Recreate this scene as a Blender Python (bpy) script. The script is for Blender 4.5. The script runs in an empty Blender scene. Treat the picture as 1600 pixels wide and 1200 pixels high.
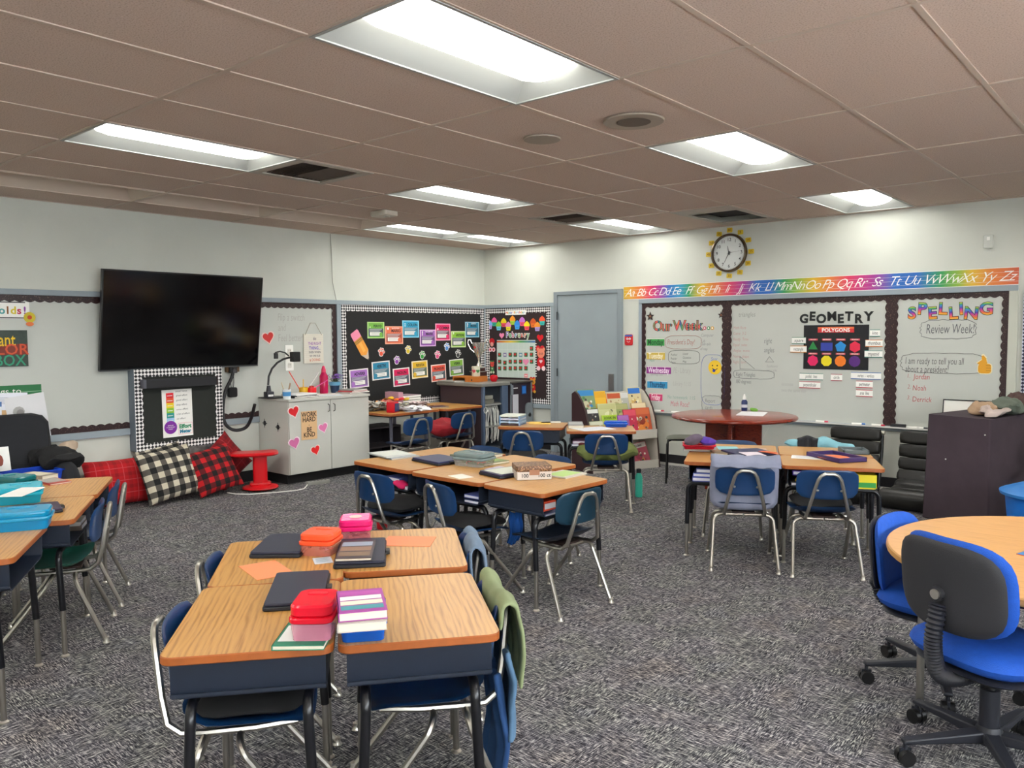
import bpy, math, random
from mathutils import Vector, Matrix, noise
random.seed(7)
C = bpy.context.scene.collection
sc = bpy.context.scene
rad = math.radians
# ---------------------------------------------------------------- camera, light, exposure
FPX = 1248.5
CAM = Vector((7.426, -8.065, 1.501))
YAW, PITCH, ROLL = -.7105, -.062, -.0059
CF = Vector((math.sin(YAW)*math.cos(PITCH), math.cos(YAW)*math.cos(PITCH), math.sin(PITCH)))
_r0 = Vector((math.cos(YAW), -math.sin(YAW), 0)); _u0 = _r0.cross(CF)
CR = _r0*math.cos(ROLL) + _u0*math.sin(ROLL)
CU = -_r0*math.sin(ROLL) + _u0*math.cos(ROLL)
cd = bpy.data.cameras.new('camera'); cam = bpy.data.objects.new('camera', cd); C.objects.link(cam)
cd.sensor_width = 36; cd.lens = 36*FPX/1600; cd.clip_start = .05
cam.matrix_world = Matrix(((CR.x, CU.x, -CF.x, CAM.x), (CR.y, CU.y, -CF.y, CAM.y), (CR.z, CU.z, -CF.z, CAM.z), (0, 0, 0, 1)))
sc.camera = cam
w = bpy.data.worlds.new('world'); sc.world = w; w.use_nodes = True
w.node_tree.nodes['Background'].inputs[0].default_value = (.8, .85, .9, 1)
w.node_tree.nodes['Background'].inputs[1].default_value = 12.0  # raised as fill, reaching the room only through the added windows
sc.view_settings.view_transform = 'Standard'; sc.view_settings.look = 'None'
sc.view_settings.exposure = 1.0; sc.view_settings.gamma = 1; sc.view_settings.use_curve_mapping = False
sc.cycles.use_denoising = True
sc.cycles.max_bounces = 10; sc.cycles.diffuse_bounces = 5; sc.cycles.glossy_bounces = 4; sc.cycles.transmission_bounces = 8
sc.cycles.transparent_max_bounces = 8; sc.cycles.sample_clamp_indirect = 6
sc.cycles.caustics_reflective = False; sc.cycles.caustics_refractive = False
LENS_POWER = 3.4      # brightness of every lit fluorescent lens
H = 2.6445             # ceiling height
RX, RY = 9.8, -11.2    # far sides of the room (behind the viewer)

def _ray(px, py): return CF + CR*((px-800)/FPX) - CU*((py-600)/FPX)
def FP(px, py, z):     # point of the photograph on the level z
    d = _ray(px, py); p = CAM + d*((z-CAM.z)/d.z); return (p.x, p.y)
def LW(px, py, n=0.0): # point on the left wall (y, z)
    d = _ray(px, py); p = CAM + d*((n-CAM.x)/d.x); return (p.y, p.z)
def RW(px, py, n=0.0): # point on the right wall (x, z)
    d = _ray(px, py); p = CAM + d*((-n-CAM.y)/d.y); return (p.x, p.z)

# ---------------------------------------------------------------- materials
def lin(h):
    if not isinstance(h, str): return tuple(h)+(1,) if len(h) == 3 else tuple(h)
    h = h.lstrip('#'); c = [int(h[i:i+2], 16)/255 for i in (0, 2, 4)]
    return tuple((x/12.92 if x <= .04045 else ((x+.055)/1.055)**2.4) for x in c)+(1,)
_M = {}
class NT:
    def __init__(s, m): s.t = m.node_tree; s.n = s.t.nodes; s.l = s.t.links; s.b = s.n['Principled BSDF']
    def new(s, ty, **k):
        n = s.n.new(ty)
        for a, v in k.items():
            if a.startswith('i_'): n.inputs[int(a[2:])].default_value = v
            else: setattr(n, a, v)
        return n
    def ln(s, a, b): s.l.new(a, b)
    def math(s, op, a, b=None):
        n = s.n.new('ShaderNodeMath'); n.operation = op
        for i, v in enumerate((a, b)):
            if v is None: continue
            if isinstance(v, (int, float)): n.inputs[i].default_value = v
            else: s.l.new(v, n.inputs[i])
        return n.outputs[0]
    def coord(s, kind='Object', scale=(1, 1, 1), rot=(0, 0, 0), rnd=False):
        tc = s.n.new('ShaderNodeTexCoord'); mp = s.n.new('ShaderNodeMapping')
        mp.inputs['Scale'].default_value = scale; mp.inputs['Rotation'].default_value = rot
        s.l.new(tc.outputs[kind], mp.inputs[0])
        if rnd:
            oi = s.n.new('ShaderNodeObjectInfo'); m = s.math('MULTIPLY', oi.outputs['Random'], 37.0)
            cx = s.n.new('ShaderNodeCombineXYZ'); s.l.new(m, cx.inputs[0]); s.l.new(m, cx.inputs[1]); s.l.new(cx.outputs[0], mp.inputs['Location'])
        return mp.outputs[0]
    def noise(s, vec, scale, detail=3, rough=.55, dist=0):
        n = s.n.new('ShaderNodeTexNoise'); n.inputs['Scale'].default_value = scale; n.inputs['Detail'].default_value = detail
        n.inputs['Roughness'].default_value = rough; n.inputs['Distortion'].default_value = dist; s.l.new(vec, n.inputs['Vector']); return n.outputs['Fac']
    def ramp(s, fac, stops, interp='LINEAR'):
        r = s.n.new('ShaderNodeValToRGB'); e = r.color_ramp; e.interpolation = interp
        while len(e.elements) < len(stops): e.elements.new(.5)
        for el, (p, c) in zip(e.elements, stops): el.position = p; el.color = lin(c)
        s.l.new(fac, r.inputs[0]); return r.outputs[0]
    def bump(s, h, st, dist=.002):
        b = s.n.new('ShaderNodeBump'); b.inputs['Strength'].default_value = st; b.inputs['Distance'].default_value = dist
        s.l.new(h, b.inputs['Height']); s.l.new(b.outputs[0], s.b.inputs['Normal'])
def mk(name):
    m = bpy.data.materials.new(name); m.use_nodes = True; return m, NT(m)
def mat(col, rough=.55, metal=0.0, var=0.0, vs=30, bump=0.0, bs=200, spec=None, coat=0, name=None):
    key = (col, rough, metal, var, vs, bump, bs, spec, coat)
    if key in _M: return _M[key]
    m, t = mk(name or 'paint_'+str(col).strip('#()').replace(', ', '_')[:14])
    b = t.b; b.inputs['Roughness'].default_value = rough; b.inputs['Metallic'].default_value = metal
    if spec is not None: b.inputs['Specular IOR Level'].default_value = spec
    if coat: b.inputs['Coat Weight'].default_value = coat; b.inputs['Coat Roughness'].default_value = .08
    c = lin(col); b.inputs['Base Color'].default_value = c
    if var:
        f = t.noise(t.coord(rnd=True), vs, 4)
        t.ln(t.ramp(f, [(.3, tuple(x*(1-var) for x in c[:3])), (.7, tuple(min(1, x*(1+var)) for x in c[:3]))]), b.inputs['Base Color'])
    if bump: t.bump(t.noise(t.coord(), bs, 2), bump)
    _M[key] = m; return m
def clear(col, rough=.12, alpha=.45):
    key = ('clear', col, rough, alpha)
    if key in _M: return _M[key]
    m, t = mk('clear_plastic_'+str(col).strip('#')); t.b.inputs['Base Color'].default_value = lin(col)
    t.b.inputs['Roughness'].default_value = rough; t.b.inputs['Alpha'].default_value = alpha; _M[key] = m; return m
def wood(name, c1, c2, rough=.3, sx=1.2, sy=16, coat=0, rnd=True):
    m, t = mk(name); v = t.coord(scale=(sx, sy, sy), rnd=rnd)
    a = t.noise(v, 2.2, 4, .6, 1.2); b = t.noise(v, 9, 3, .6, .4)
    f = t.math('ADD', t.math('MULTIPLY', a, .65), t.math('MULTIPLY', b, .35))
    t.ln(t.ramp(f, [(.38, c1), (.52, c2), (.62, c1)]), t.b.inputs['Base Color'])
    t.b.inputs['Roughness'].default_value = rough
    if coat: t.b.inputs['Coat Weight'].default_value = coat
    return m
def checks(name, c0, c1, scale, rot=45, rough=.6):
    m, t = mk(name); v = t.coord(rot=(0, 0, rad(rot)))
    sp = t.new('ShaderNodeSeparateXYZ'); t.ln(v, sp.inputs[0])
    fx = t.math('GREATER_THAN', t.math('FRACT', t.math('MULTIPLY', sp.outputs[0], scale/2)), .5)
    fy = t.math('GREATER_THAN', t.math('FRACT', t.math('MULTIPLY', sp.outputs[1], scale/2)), .5)
    f = t.math('ABSOLUTE', t.math('SUBTRACT', fx, fy))
    t.ln(t.ramp(f, [(0, c0), (1, c1)]), t.b.inputs['Base Color']); t.b.inputs['Roughness'].default_value = rough; return m
def gingham(name, c0, c1, c2, s):
    m, t = mk(name); sp = t.new('ShaderNodeSeparateXYZ'); t.ln(t.coord(), sp.inputs[0])
    f = [t.math('GREATER_THAN', t.math('FRACT', t.math('ADD', t.math('MULTIPLY', sp.outputs[i], 1/s), .25)), .5) for i in (0, 1)]
    g = t.math('MULTIPLY', t.math('ADD', f[0], f[1]), .5)
    t.ln(t.ramp(g, [(0, c0), (.25, c0), (.26, c1), (.74, c1), (.75, c2)], 'CONSTANT'), t.b.inputs['Base Color'])
    t.b.inputs['Roughness'].default_value = .9; t.bump(t.noise(t.coord(), 350, 2), .5); return m
def tartan(name, base, line, dark):
    m, t = mk(name); sp = t.new('ShaderNodeSeparateXYZ'); t.ln(t.coord(), sp.inputs[0]); fs = []
    for i in (0, 1):
        x = t.math('FRACT', t.math('MULTIPLY', sp.outputs[i], 9.0))
        fs.append((t.math('LESS_THAN', x, .06), t.math('LESS_THAN', t.math('ABSOLUTE', t.math('SUBTRACT', x, .5)), .14)))
    l = t.math('MAXIMUM', fs[0][0], fs[1][0]); d = t.math('MULTIPLY', t.math('ADD', fs[0][1], fs[1][1]), .5)
    mx = t.new('ShaderNodeMix', data_type='RGBA'); t.ln(t.ramp(d, [(0, base), (1, dark)]), mx.inputs[6]); mx.inputs[7].default_value = lin(line)
    t.ln(t.math('MULTIPLY', l, .75), mx.inputs[0]); t.ln(mx.outputs[2], t.b.inputs['Base Color']); t.b.inputs['Roughness'].default_value = .9
    return m
def speck(name, base, lo, hi, scale, thr=.62, rough=.5, bump=0):
    m, t = mk(name); f = t.noise(t.coord(), scale, 2, .6)
    t.ln(t.ramp(f, [(.25, lo), (.5, base), (thr, base), (thr+.05, hi)]), t.b.inputs['Base Color']); t.b.inputs['Roughness'].default_value = rough
    if bump: t.bump(f, bump)
    return m
def bands(name, stops, axis=0, coord='Generated', rough=.45, interp='LINEAR'):
    m, t = mk(name); sp = t.new('ShaderNodeSeparateXYZ'); t.ln(t.coord(coord), sp.inputs[0])
    t.ln(t.ramp(sp.outputs[axis], stops, interp), t.b.inputs['Base Color']); t.b.inputs['Roughness'].default_value = rough; return m

WHITE = mat('#f2f2ee', .5); PAPER = mat('#efeee8', .8); BLACK = mat('#0b0b0c', .4); INK = mat('#1d1d22', .7)
CHROME = mat('#b8b4ab', .3, 1.0); STEEL = mat('#8d8f90', .35, 1.0); GLIDE = mat('#cfcac0', .3, .9)
NAVY = mat('#0b2f57', .33, var=.08, vs=6); BLACKTUBE = mat('#0a0b10', .28)
RAIL = mat('#8f9aa0', .5, var=.05, vs=4); DOORM = mat('#8e989c', .45, var=.04, vs=3)
WALLM = mat('#c9cbc1', .75, var=.035, vs=2.2, bump=.15, bs=90)
m, t = mk('desk_laminate'); v = t.coord(scale=(.55, 3.2, 1), rnd=True)
wv = t.new('ShaderNodeTexWave', wave_type='BANDS', bands_direction='Y'); t.ln(v, wv.inputs['Vector'])
for k_, q_ in (('Scale', 5.5), ('Distortion', 10.0), ('Detail', 2.0), ('Detail Scale', .9), ('Detail Roughness', .5)): wv.inputs[k_].default_value = q_
b_ = t.noise(t.coord(scale=(2.2, 75, 4), rnd=True), 2.0, 3, .55, .5)
t.ln(t.ramp(t.math('ADD', t.math('MULTIPLY', wv.outputs['Fac'], .26), t.math('MULTIPLY', b_, .74)), [(.30, '#94662f'), (.42, '#ab7d42'), (.54, '#b68748'), (.72, '#bb8d4f')]), t.b.inputs['Base Color'])
t.b.inputs['Roughness'].default_value = .3; t.b.inputs['Specular IOR Level'].default_value = .6
OAK = m
OAKEDGE = mat('#96501f', .45, var=.1)
DESKMETAL = mat('#1a2230', .42, var=.06, bump=.2, bs=400)
m, t = mk('carpet'); tc = t.coord('Object')
def _sc(x, y):
    q = t.new('ShaderNodeMapping'); t.ln(tc, q.inputs[0]); q.inputs['Scale'].default_value = (x, y, 1); return q.outputs[0]
na = t.noise(_sc(30, 210), 1, 2, .6, 0); nb = t.noise(_sc(210, 30), 1, 2, .6, 0)
sel = t.math('MULTIPLY', t.math('SUBTRACT', t.noise(tc, 7, 2, .5), .47), 9.0); sel = t.math('MINIMUM', t.math('MAXIMUM', sel, 0.0), 1.0)
mx = t.new('ShaderNodeMix', data_type='FLOAT'); t.ln(sel, mx.inputs[0]); t.ln(na, mx.inputs[2]); t.ln(nb, mx.inputs[3])
la = t.noise(_sc(5, 120), 1, 1, .5, 0); lb = t.noise(_sc(120, 5), 1, 1, .5, 0); lines = t.math('MAXIMUM', la, lb)
fine = t.noise(tc, 300, 1, .5)
f = t.math('ADD', t.math('MULTIPLY', mx.outputs[0], .62), t.math('MULTIPLY', fine, .13))
f = t.math('ADD', f, t.math('MULTIPLY', lines, .25))
hue = t.noise(tc, 3.5, 2, .5)
c1 = t.ramp(f, [(.39, '#151519'), (.47, '#38383e'), (.535, '#6d6c6e'), (.625, '#c8c5be')])
mc = t.new('ShaderNodeMix', data_type='RGBA', blend_type='MULTIPLY'); mc.inputs[0].default_value = .3; t.ln(c1, mc.inputs[6]); t.ln(t.ramp(hue, [(.3, '#ffe9e2'), (.45, '#f0e8ff'), (.6, '#eef6e6'), (.7, '#e2ecff')]), mc.inputs[7])
t.ln(mc.outputs[2], t.b.inputs['Base Color'])
t.b.inputs['Roughness'].default_value = .95; t.b.inputs['Specular IOR Level'].default_value = .15; t.bump(f, .35, .003)
CARPET = m
TILE = speck('ceiling_tile_board', '#c8b3a4', '#9c8878', '#dac6b6', 150, .66, .9, .25)
GRID = mat('#bba999', .5)
BROWNB = speck('brown_print', '#2c1618', '#12090b', '#b59a86', 150, .66, .4)
CHK = checks('black_white_diamonds', '#15151a', '#e8e5e2', 43)
CORK = mat('#111011', .8, var=.08, vs=40)
WB = mat('#bcbfb8', .28, var=.02, vs=2)

# ---------------------------------------------------------------- mesh builder
_tx = {}
def _text(s, shear=0.0, off=0.0, sp=1.0):
    k = (s, shear, off, sp)
    if k in _tx: return _tx[k]
    cu = bpy.data.curves.new('t', 'FONT'); cu.body = s; cu.shear = shear; cu.offset = off; cu.space_character = sp
    cu.align_x = 'CENTER'; cu.align_y = 'CENTER'; cu.resolution_u = 2 if len(s) > 3 else 3
    ob = bpy.data.objects.new('t', cu); me = ob.to_mesh()
    r = ([v.co.copy() for v in me.vertices], [tuple(p.vertices) for p in me.polygons])
    ob.to_mesh_clear(); bpy.data.objects.remove(ob); bpy.data.curves.remove(cu)
    _tx[k] = r; return r
def T(x=0, y=0, z=0, rx=0, ry=0, rz=0, s=1):
    return Matrix.Translation((x, y, z)) @ Matrix.Rotation(rz, 4, 'Z') @ Matrix.Rotation(ry, 4, 'Y') @ Matrix.Rotation(rx, 4, 'X') @ Matrix.Scale(s, 4)
def rrect(w, h, r, n=4, cx=0, cy=0):
    r = min(r, w/2-1e-4, h/2-1e-4); p = []
    for k, (sx, sy) in enumerate(((1, -1), (1, 1), (-1, 1), (-1, -1))):
        for i in range(n+1):
            a = -math.pi/2 + k*math.pi/2 + i*math.pi/2/n
            p.append((cx+sx*(w/2-r)+r*math.cos(a), cy+sy*(h/2-r)+r*math.sin(a)))
    return p
def ngon(r, n, a0=0, cx=0, cy=0, ry=None): return [(cx+r*math.cos(a0+2*math.pi*i/n), cy+(ry or r)*math.sin(a0+2*math.pi*i/n)) for i in range(n)]
def heart(s, cx=0, cy=0, n=22):
    p = []
    for i in range(n):
        a = 2*math.pi*i/n
        p.append((cx+s*.032*16*math.sin(a)**3, cy+s*.032*(13*math.cos(a)-5*math.cos(2*a)-2*math.cos(3*a)-math.cos(4*a))))
    return p[::-1]
class MB:
    def __init__(s, M=None): s.v = []; s.f = []; s.mi = []; s.ms = []; s.M = M or Matrix()
    def slot(s, m):
        if m not in s.ms: s.ms.append(m)
        return s.ms.index(m)
    def add(s, vs, fs, m, M=None):
        b = len(s.v); X = s.M @ M if M is not None else s.M
        s.v += [X @ Vector(v) for v in vs]; k = s.slot(m)
        for f in fs: s.f.append(tuple(b+i for i in f)); s.mi.append(k)
        return s
    def box(s, x0, x1, y0, y1, z0, z1, m, M=None):
        vs = [(x, y, z) for z in (z0, z1) for y in (y0, y1) for x in (x0, x1)]
        return s.add(vs, [(0, 2, 3, 1), (4, 5, 7, 6), (0, 1, 5, 4), (2, 6, 7, 3), (0, 4, 6, 2), (1, 3, 7, 5)], m, M)
    def prism(s, poly, z0, z1, m, M=None, top=None, ch=0.0):
        n = len(poly)
        if ch:
            cx = sum(p[0] for p in poly)/n; cy = sum(p[1] for p in poly)/n
            def sh(p):
                d = Vector((p[0]-cx, p[1]-cy)); L = d.length; d *= max(0, L-ch)/L; return (cx+d.x, cy+d.y)
            rings = [([sh(p) for p in poly], z0), (poly, z0+ch), (poly, z1-ch), ([sh(p) for p in poly], z1)]
        else: rings = [(poly, z0), (poly, z1)]
        vs = [(p[0], p[1], z) for r, z in rings for p in r]; k = len(rings)
        fs = [tuple(range(n))[::-1]]
        for r in range(k-1):
            for i in range(n): j = (i+1) % n; fs.append((r*n+i, r*n+j, (r+1)*n+j, (r+1)*n+i))
        s.add(vs, fs, m, M)
        s.add([(p[0], p[1], rings[-1][1]) for p in rings[-1][0]], [tuple(range(n))], top or m, M)
        return s
    def flat(s, poly, z, m, M=None): return s.add([(p[0], p[1], z) for p in poly], [tuple(range(len(poly)))], m, M)
    def rect(s, x0, x1, y0, y1, z, m, M=None): return s.flat([(x0, y0), (x1, y0), (x1, y1), (x0, y1)], z, m, M)
    def tube(s, pts, r, m, n=8, M=None, caps=True, closed=False):
        P = [Vector(p) for p in pts]; k = len(P); vs = []; fs = []
        rr = r if isinstance(r, (list, tuple)) else [r]*k
        up = None
        for i in range(k):
            if closed: d = (P[(i+1) % k]-P[i-1]).normalized()
            else: d = ((P[min(i+1, k-1)]-P[i]).normalized() + (P[i]-P[max(i-1, 0)]).normalized())
            if d.length < 1e-6: d = P[min(i+1, k-1)]-P[max(i-1, 0)]
            d.normalize()
            if up is None: up = Vector((0, 0, 1)) if abs(d.z) < .9 else Vector((1, 0, 0))
            a = d.cross(up); a = a.normalized() if a.length > 1e-6 else Vector((1, 0, 0)); b = a.cross(d).normalized(); up = b
            for j in range(n): an = 2*math.pi*j/n; vs.append(P[i]+(a*math.cos(an)+b*math.sin(an))*rr[i])
        for i in range(k if closed else k-1):
            q = (i+1) % k
            for j in range(n): l = (j+1) % n; fs.append((i*n+j, q*n+j, q*n+l, i*n+l))
        if caps and not closed: fs += [tuple(range(n)), tuple(range((k-1)*n, k*n))[::-1]]
        return s.add(vs, fs, m, M)
    def cyl(s, p0, p1, r0, m, r1=None, n=14, M=None): return s.tube([p0, p1], [r0, r0 if r1 is None else r1], m, n, M)
    def lathe(s, prof, m, n=20, M=None, c=(0, 0)):
        vs = []; fs = []; k = len(prof)
        for r, z in prof:
            for j in range(n): a = 2*math.pi*j/n; vs.append((c[0]+r*math.cos(a), c[1]+r*math.sin(a), z))
        for i in range(k-1):
            for j in range(n): l = (j+1) % n; fs.append((i*n+j, i*n+l, (i+1)*n+l, (i+1)*n+j))
        if prof[0][0] > 1e-4 and abs(prof[0][1]-prof[1][1]) > 1e-5: fs.append(tuple(range(n))[::-1])
        if prof[-1][0] > 1e-4 and abs(prof[-1][1]-prof[-2][1]) > 1e-5: fs.append(tuple(range((k-1)*n, k*n)))
        return s.add(vs, fs, m, M)
    def pad(s, w, d, th, mid=None, m=None, p=5, M=None, seg=32, rings=(0, .3, .55, .75, .88, .96, 1), e=6, under=None):
        # closed cushion-like body: outline is a superellipse, th = thickness, mid(x,y) = height of the mid surface
        mid = mid or (lambda x, y: 0.0); top = []; bot = []
        thf = th if callable(th) else (lambda x, y: th)
        for q in rings:
            for j in range(seg):
                a = 2*math.pi*(j+.5)/seg; c, sn = math.cos(a), math.sin(a)
                R = (abs(2*c/w)**p+abs(2*sn/d)**p)**(-1/p); x, y = q*R*c, q*R*sn
                h = thf(x, y)/2*max(0, 1-q**e)**.5; z = mid(x, y)
                top.append((x, y, z+h)); bot.append((x, y, z-h))
        K = len(rings); n = seg
        def fs(o, flip):
            r = [tuple(range(n))] if not flip else [tuple(range(n))[::-1]]
            for i in range(K-1):
                for j in range(n):
                    l = (j+1) % n; q = (i*n+j, (i+1)*n+j, (i+1)*n+l, i*n+l); r.append(q if not flip else q[::-1])
            return r
        s.add(top, fs(0, False), m, M); s.add(bot, fs(0, True), under or m, M); return s
    def surf(s, fn, nu, nv, m, M=None, thick=0.0):
        vs = [fn(i/nu, j/nv) for j in range(nv+1) for i in range(nu+1)]
        fs = [(j*(nu+1)+i, j*(nu+1)+i+1, (j+1)*(nu+1)+i+1, (j+1)*(nu+1)+i) for j in range(nv) for i in range(nu)]
        return s.add(vs, fs, m, M)
    def text(s, st, size, x, y, z, m, shear=0.0, off=0.0, sp=1.0, M=None, rot=0, sx=1.0, align='C'):
        vs, fs = _text(st, shear, off, sp)
        dx = 0
        if align == 'L' and vs: dx = -min(v.x for v in vs)
        c, sn = math.cos(rot), math.sin(rot); k = size*sx
        return s.add([(x+(v.x+dx)*k*c-v.y*size*sn, y+(v.x+dx)*k*sn+v.y*size*c, z) for v in vs], fs, m, M)
    def mesh(s, name, smooth=True, ang=40):
        me = bpy.data.meshes.new(name); me.from_pydata(s.v, [], s.f)
        for m in s.ms: me.materials.append(m)
        me.polygons.foreach_set('material_index', s.mi)
        if smooth:
            me.polygons.foreach_set('use_smooth', [True]*len(s.f)); me.set_sharp_from_angle(angle=rad(ang))
        me.update(); return me
    def build(s, name, parent=None, smooth=True, ang=40, bev=0, M=None, weld=False):
        o = bpy.data.objects.new(name, s.mesh(name, smooth, ang)); C.objects.link(o)
        if parent: o.parent = parent
        if M is not None: o.matrix_local = M
        if bev:
            b = o.modifiers.new('bevel', 'BEVEL'); b.width = bev; b.segments = 2; b.limit_method = 'ANGLE'; b.angle_limit = rad(50)
        return o
def tag(o, label, cat, group=None):
    o['label'] = label; o['category'] = cat
    if group: o['group'] = group
    return o
def thing(name, label, cat, M=None, group=None, loc=None, rz=0):
    o = bpy.data.objects.new(name, None); C.objects.link(o); o.empty_display_size = .05
    o.matrix_local = M if M is not None else T(*(loc or (0, 0, 0)), rz=rz)
    return tag(o, label, cat, group)
def struct(o): o['kind'] = 'structure'; return o
def WM(wall, u, v, n=0.0, rot=0.0):
    if wall == 'L': B = Matrix(((0, 0, 1, n), (1, 0, 0, u), (0, 1, 0, v), (0, 0, 0, 1)))
    else: B = Matrix(((1, 0, 0, u), (0, 0, -1, -n), (0, 1, 0, v), (0, 0, 0, 1)))
    return B @ Matrix.Rotation(rot, 4, 'Z')
def dup(root, M=None, label=None, group=None):
    r = root.copy(); C.objects.link(r)
    if M is not None: r.matrix_local = M
    if label: r['label'] = label
    if group: r['group'] = group
    for ch in list(root.children):
        c = ch.copy(); C.objects.link(c); c.parent = r
        for g in list(ch.children):
            d = g.copy(); C.objects.link(d); d.parent = c
    return r
def scallop(mb, p0, p1, wd, z, m, per=.075, amp=.012, side=1, th=.002):
    # border strip from p0 to p1 in the wall plane, straight edge on p0-p1, waved edge on the inner side
    a = Vector(p0); b = Vector(p1); L = (b-a).length; d = (b-a)/L; nrm = Vector((-d.y, d.x))*side
    k = max(1, round(L/per)); N = k*6; top = []; low = []
    for i in range(N+1):
        x = L*i/N; q = a+d*x; top.append(q)
        low.append(q+nrm*(wd-amp+amp*abs(math.sin(math.pi*k*x/L))))
    vs = [(p.x, p.y, z) for p in top]+[(p.x, p.y, z+th) for p in low]
    n = N+1; fs = [(i, i+1, n+i+1, n+i) if side < 0 else (i, n+i, n+i+1, i+1) for i in range(N)]
    mb.add(vs, [f[::-1] for f in fs], m)
# ---------------------------------------------------------------- room shell
mb = MB(); mb.box(-.15, RX+.1, RY-.1, .15, -.06, 0, CARPET); struct(mb.build('floor', smooth=False))
mb = MB(); mb.box(-.15, 0, RY-.1, .15, 0, H+.2, WALLM); struct(mb.build('wall_left', smooth=False))
mb = MB(); mb.box(0, RX, 0, .15, 0, H+.2, WALLM); struct(mb.build('wall_right', smooth=False))
mb = MB(); mb.box(0, RX, RY-.1, RY, 0, H+.2, WALLM); struct(mb.build('wall_near', smooth=False))
mb = MB(); mb.box(RX, RX+.1, RY, .15, 0, .95, WALLM); mb.box(RX, RX+.1, RY, .15, 2.3, H+.2, WALLM)
for y0, y1 in ((RY, -10.4), (-8.7, -8.0), (-6.3, -5.6), (-3.9, .15)): mb.box(RX, RX+.1, y0, y1, .95, 2.3, WALLM)
struct(mb.build('wall_far', smooth=False))
for i, y0 in enumerate((-10.4, -8.0, -5.6)):  # added windows out of view, put in to let soft fill light into the room
    mb = MB(); WFR = mat('#8f9aa0', .5)
    for q in ((0, 1.7, .95, 1.0), (0, 1.7, 2.25, 2.3), (0, .05, 1.0, 2.25), (1.65, 1.7, 1.0, 2.25), (.83, .87, 1.0, 2.25)): mb.box(RX+.02, RX+.08, y0+q[0], y0+q[1], q[2], q[3], WFR)
    wo = struct(mb.build('fill_window_%d' % (i+1), smooth=False)); mb = MB(); mb.box(RX+.048, RX+.052, y0+.05, y0+1.65, 1.0, 2.25, clear('#ffffff', .02, .08)); mb.build('pane', wo, smooth=False)
mb = MB(); mb.box(-.15, RX+.1, RY-.1, .15, H+.14, H+.2, GRID); ceiling = struct(mb.build('ceiling', smooth=False))
DARKBASE = mat('#161418', .5)
mb = MB(); mb.box(0, .012, RY, 0, 0, .11, DARKBASE); struct(mb.build('baseboard_left', smooth=False))
mb = MB(); mb.box(.012, RX, -.012, 0, .018, .12, DARKBASE); struct(mb.build('baseboard_right', smooth=False))
mb = MB(); mb.box(2.5, 6.2, -.03, -.012, 0, .024, mat('#d8d6d0', .5)); struct(mb.build('trim_9', smooth=False))
mb = MB(); mb.box(2.5, 6.2, -.012, 0, .0, .018, DARKBASE); mb.build('base_strip', bpy.data.objects['baseboard_right'], smooth=False)
XB = [0]+[4.80+.61*c for c in range(-7, 9)]+[RX]; YB = [5, 4, 3, 2, 1, 0, -1, -2, -3, -4]
cx = lambda c: 4.80+.61*c
ry = lambda r: -6.192+1.22*r
LIT = {(0, 0), (2, 0), (0, -4), (2, -4), (4, 0), (4, -4), (3, -7), (4, -7), (4, 4), (2, 4), (0, 4), (-2, 4), (-4, 4), (-2, 0), (-4, 0), (-2, -4), (-4, -4), (-2, -7), (-4, -7)}
UNLIT = {(0, -7), (1, -7), (2, -7)}
VENT = {(1, -4): (0, .5), (3, -4): (.5, 1), (4, -2): (0, 1)}
def tile_mesh(wd, dp):
    mb = MB(); mb.prism([(.008, .008), (wd-.008, .008), (wd-.008, dp-.008), (.008, dp-.008)], 0, .014, TILE, ch=.003); return mb.mesh('ceiling_tile', False)
full = tile_mesh(.61, 1.22); half = tile_mesh(.61, .61)
def addtile(me, x, y):
    o = bpy.data.objects.new('ceiling_tile', me); C.objects.link(o); o.parent = ceiling
    o.location = (x, y, H+random.uniform(0, .003)); o.rotation_euler = (random.uniform(-.001, .001), random.uniform(-.002, .002), 0)
for i in range(len(XB)-1):
    c = i-8; x0, x1 = XB[i], XB[i+1]
    ys = [RY]+[ry(r) for r in range(-4, 6)]+[0]
    for j in range(len(ys)-1):
        r = j-5; y0, y1 = ys[j], ys[j+1]
        if (r, c) in LIT or (r, c) in UNLIT: continue
        if (r, c) in VENT:
            a, b = VENT[(r, c)]
            if a == .5: addtile(half, x0, y0)
            elif b == .5: addtile(half, x0, y0+.61)
            continue
        addtile(full if (abs(x1-x0-.61) < .01 and abs(y1-y0-1.22) < .01) else tile_mesh(x1-x0, y1-y0), x0, y0)
mb = MB()
for x in XB[1:-1]: mb.box(x-.012, x+.012, RY, 0, H-.003, H+.004, GRID)
for r in range(-4, 6): mb.box(0, RX, ry(r)-.012, ry(r)+.012, H-.0036, H+.004, GRID)
for (r, c), (a, b) in VENT.items():
    if b-a < .9: mb.box(cx(c), cx(c+1), ry(r+.5)-.012, ry(r+.5)+.012, H-.003, H+.004, GRID)
mb.box(0, .02, RY, 0, H-.003, H+.02, GRID); mb.box(0, RX, -.02, 0, H-.003, H+.02, GRID)
mb.build('ceiling_grid', ceiling, smooth=False)

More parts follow.
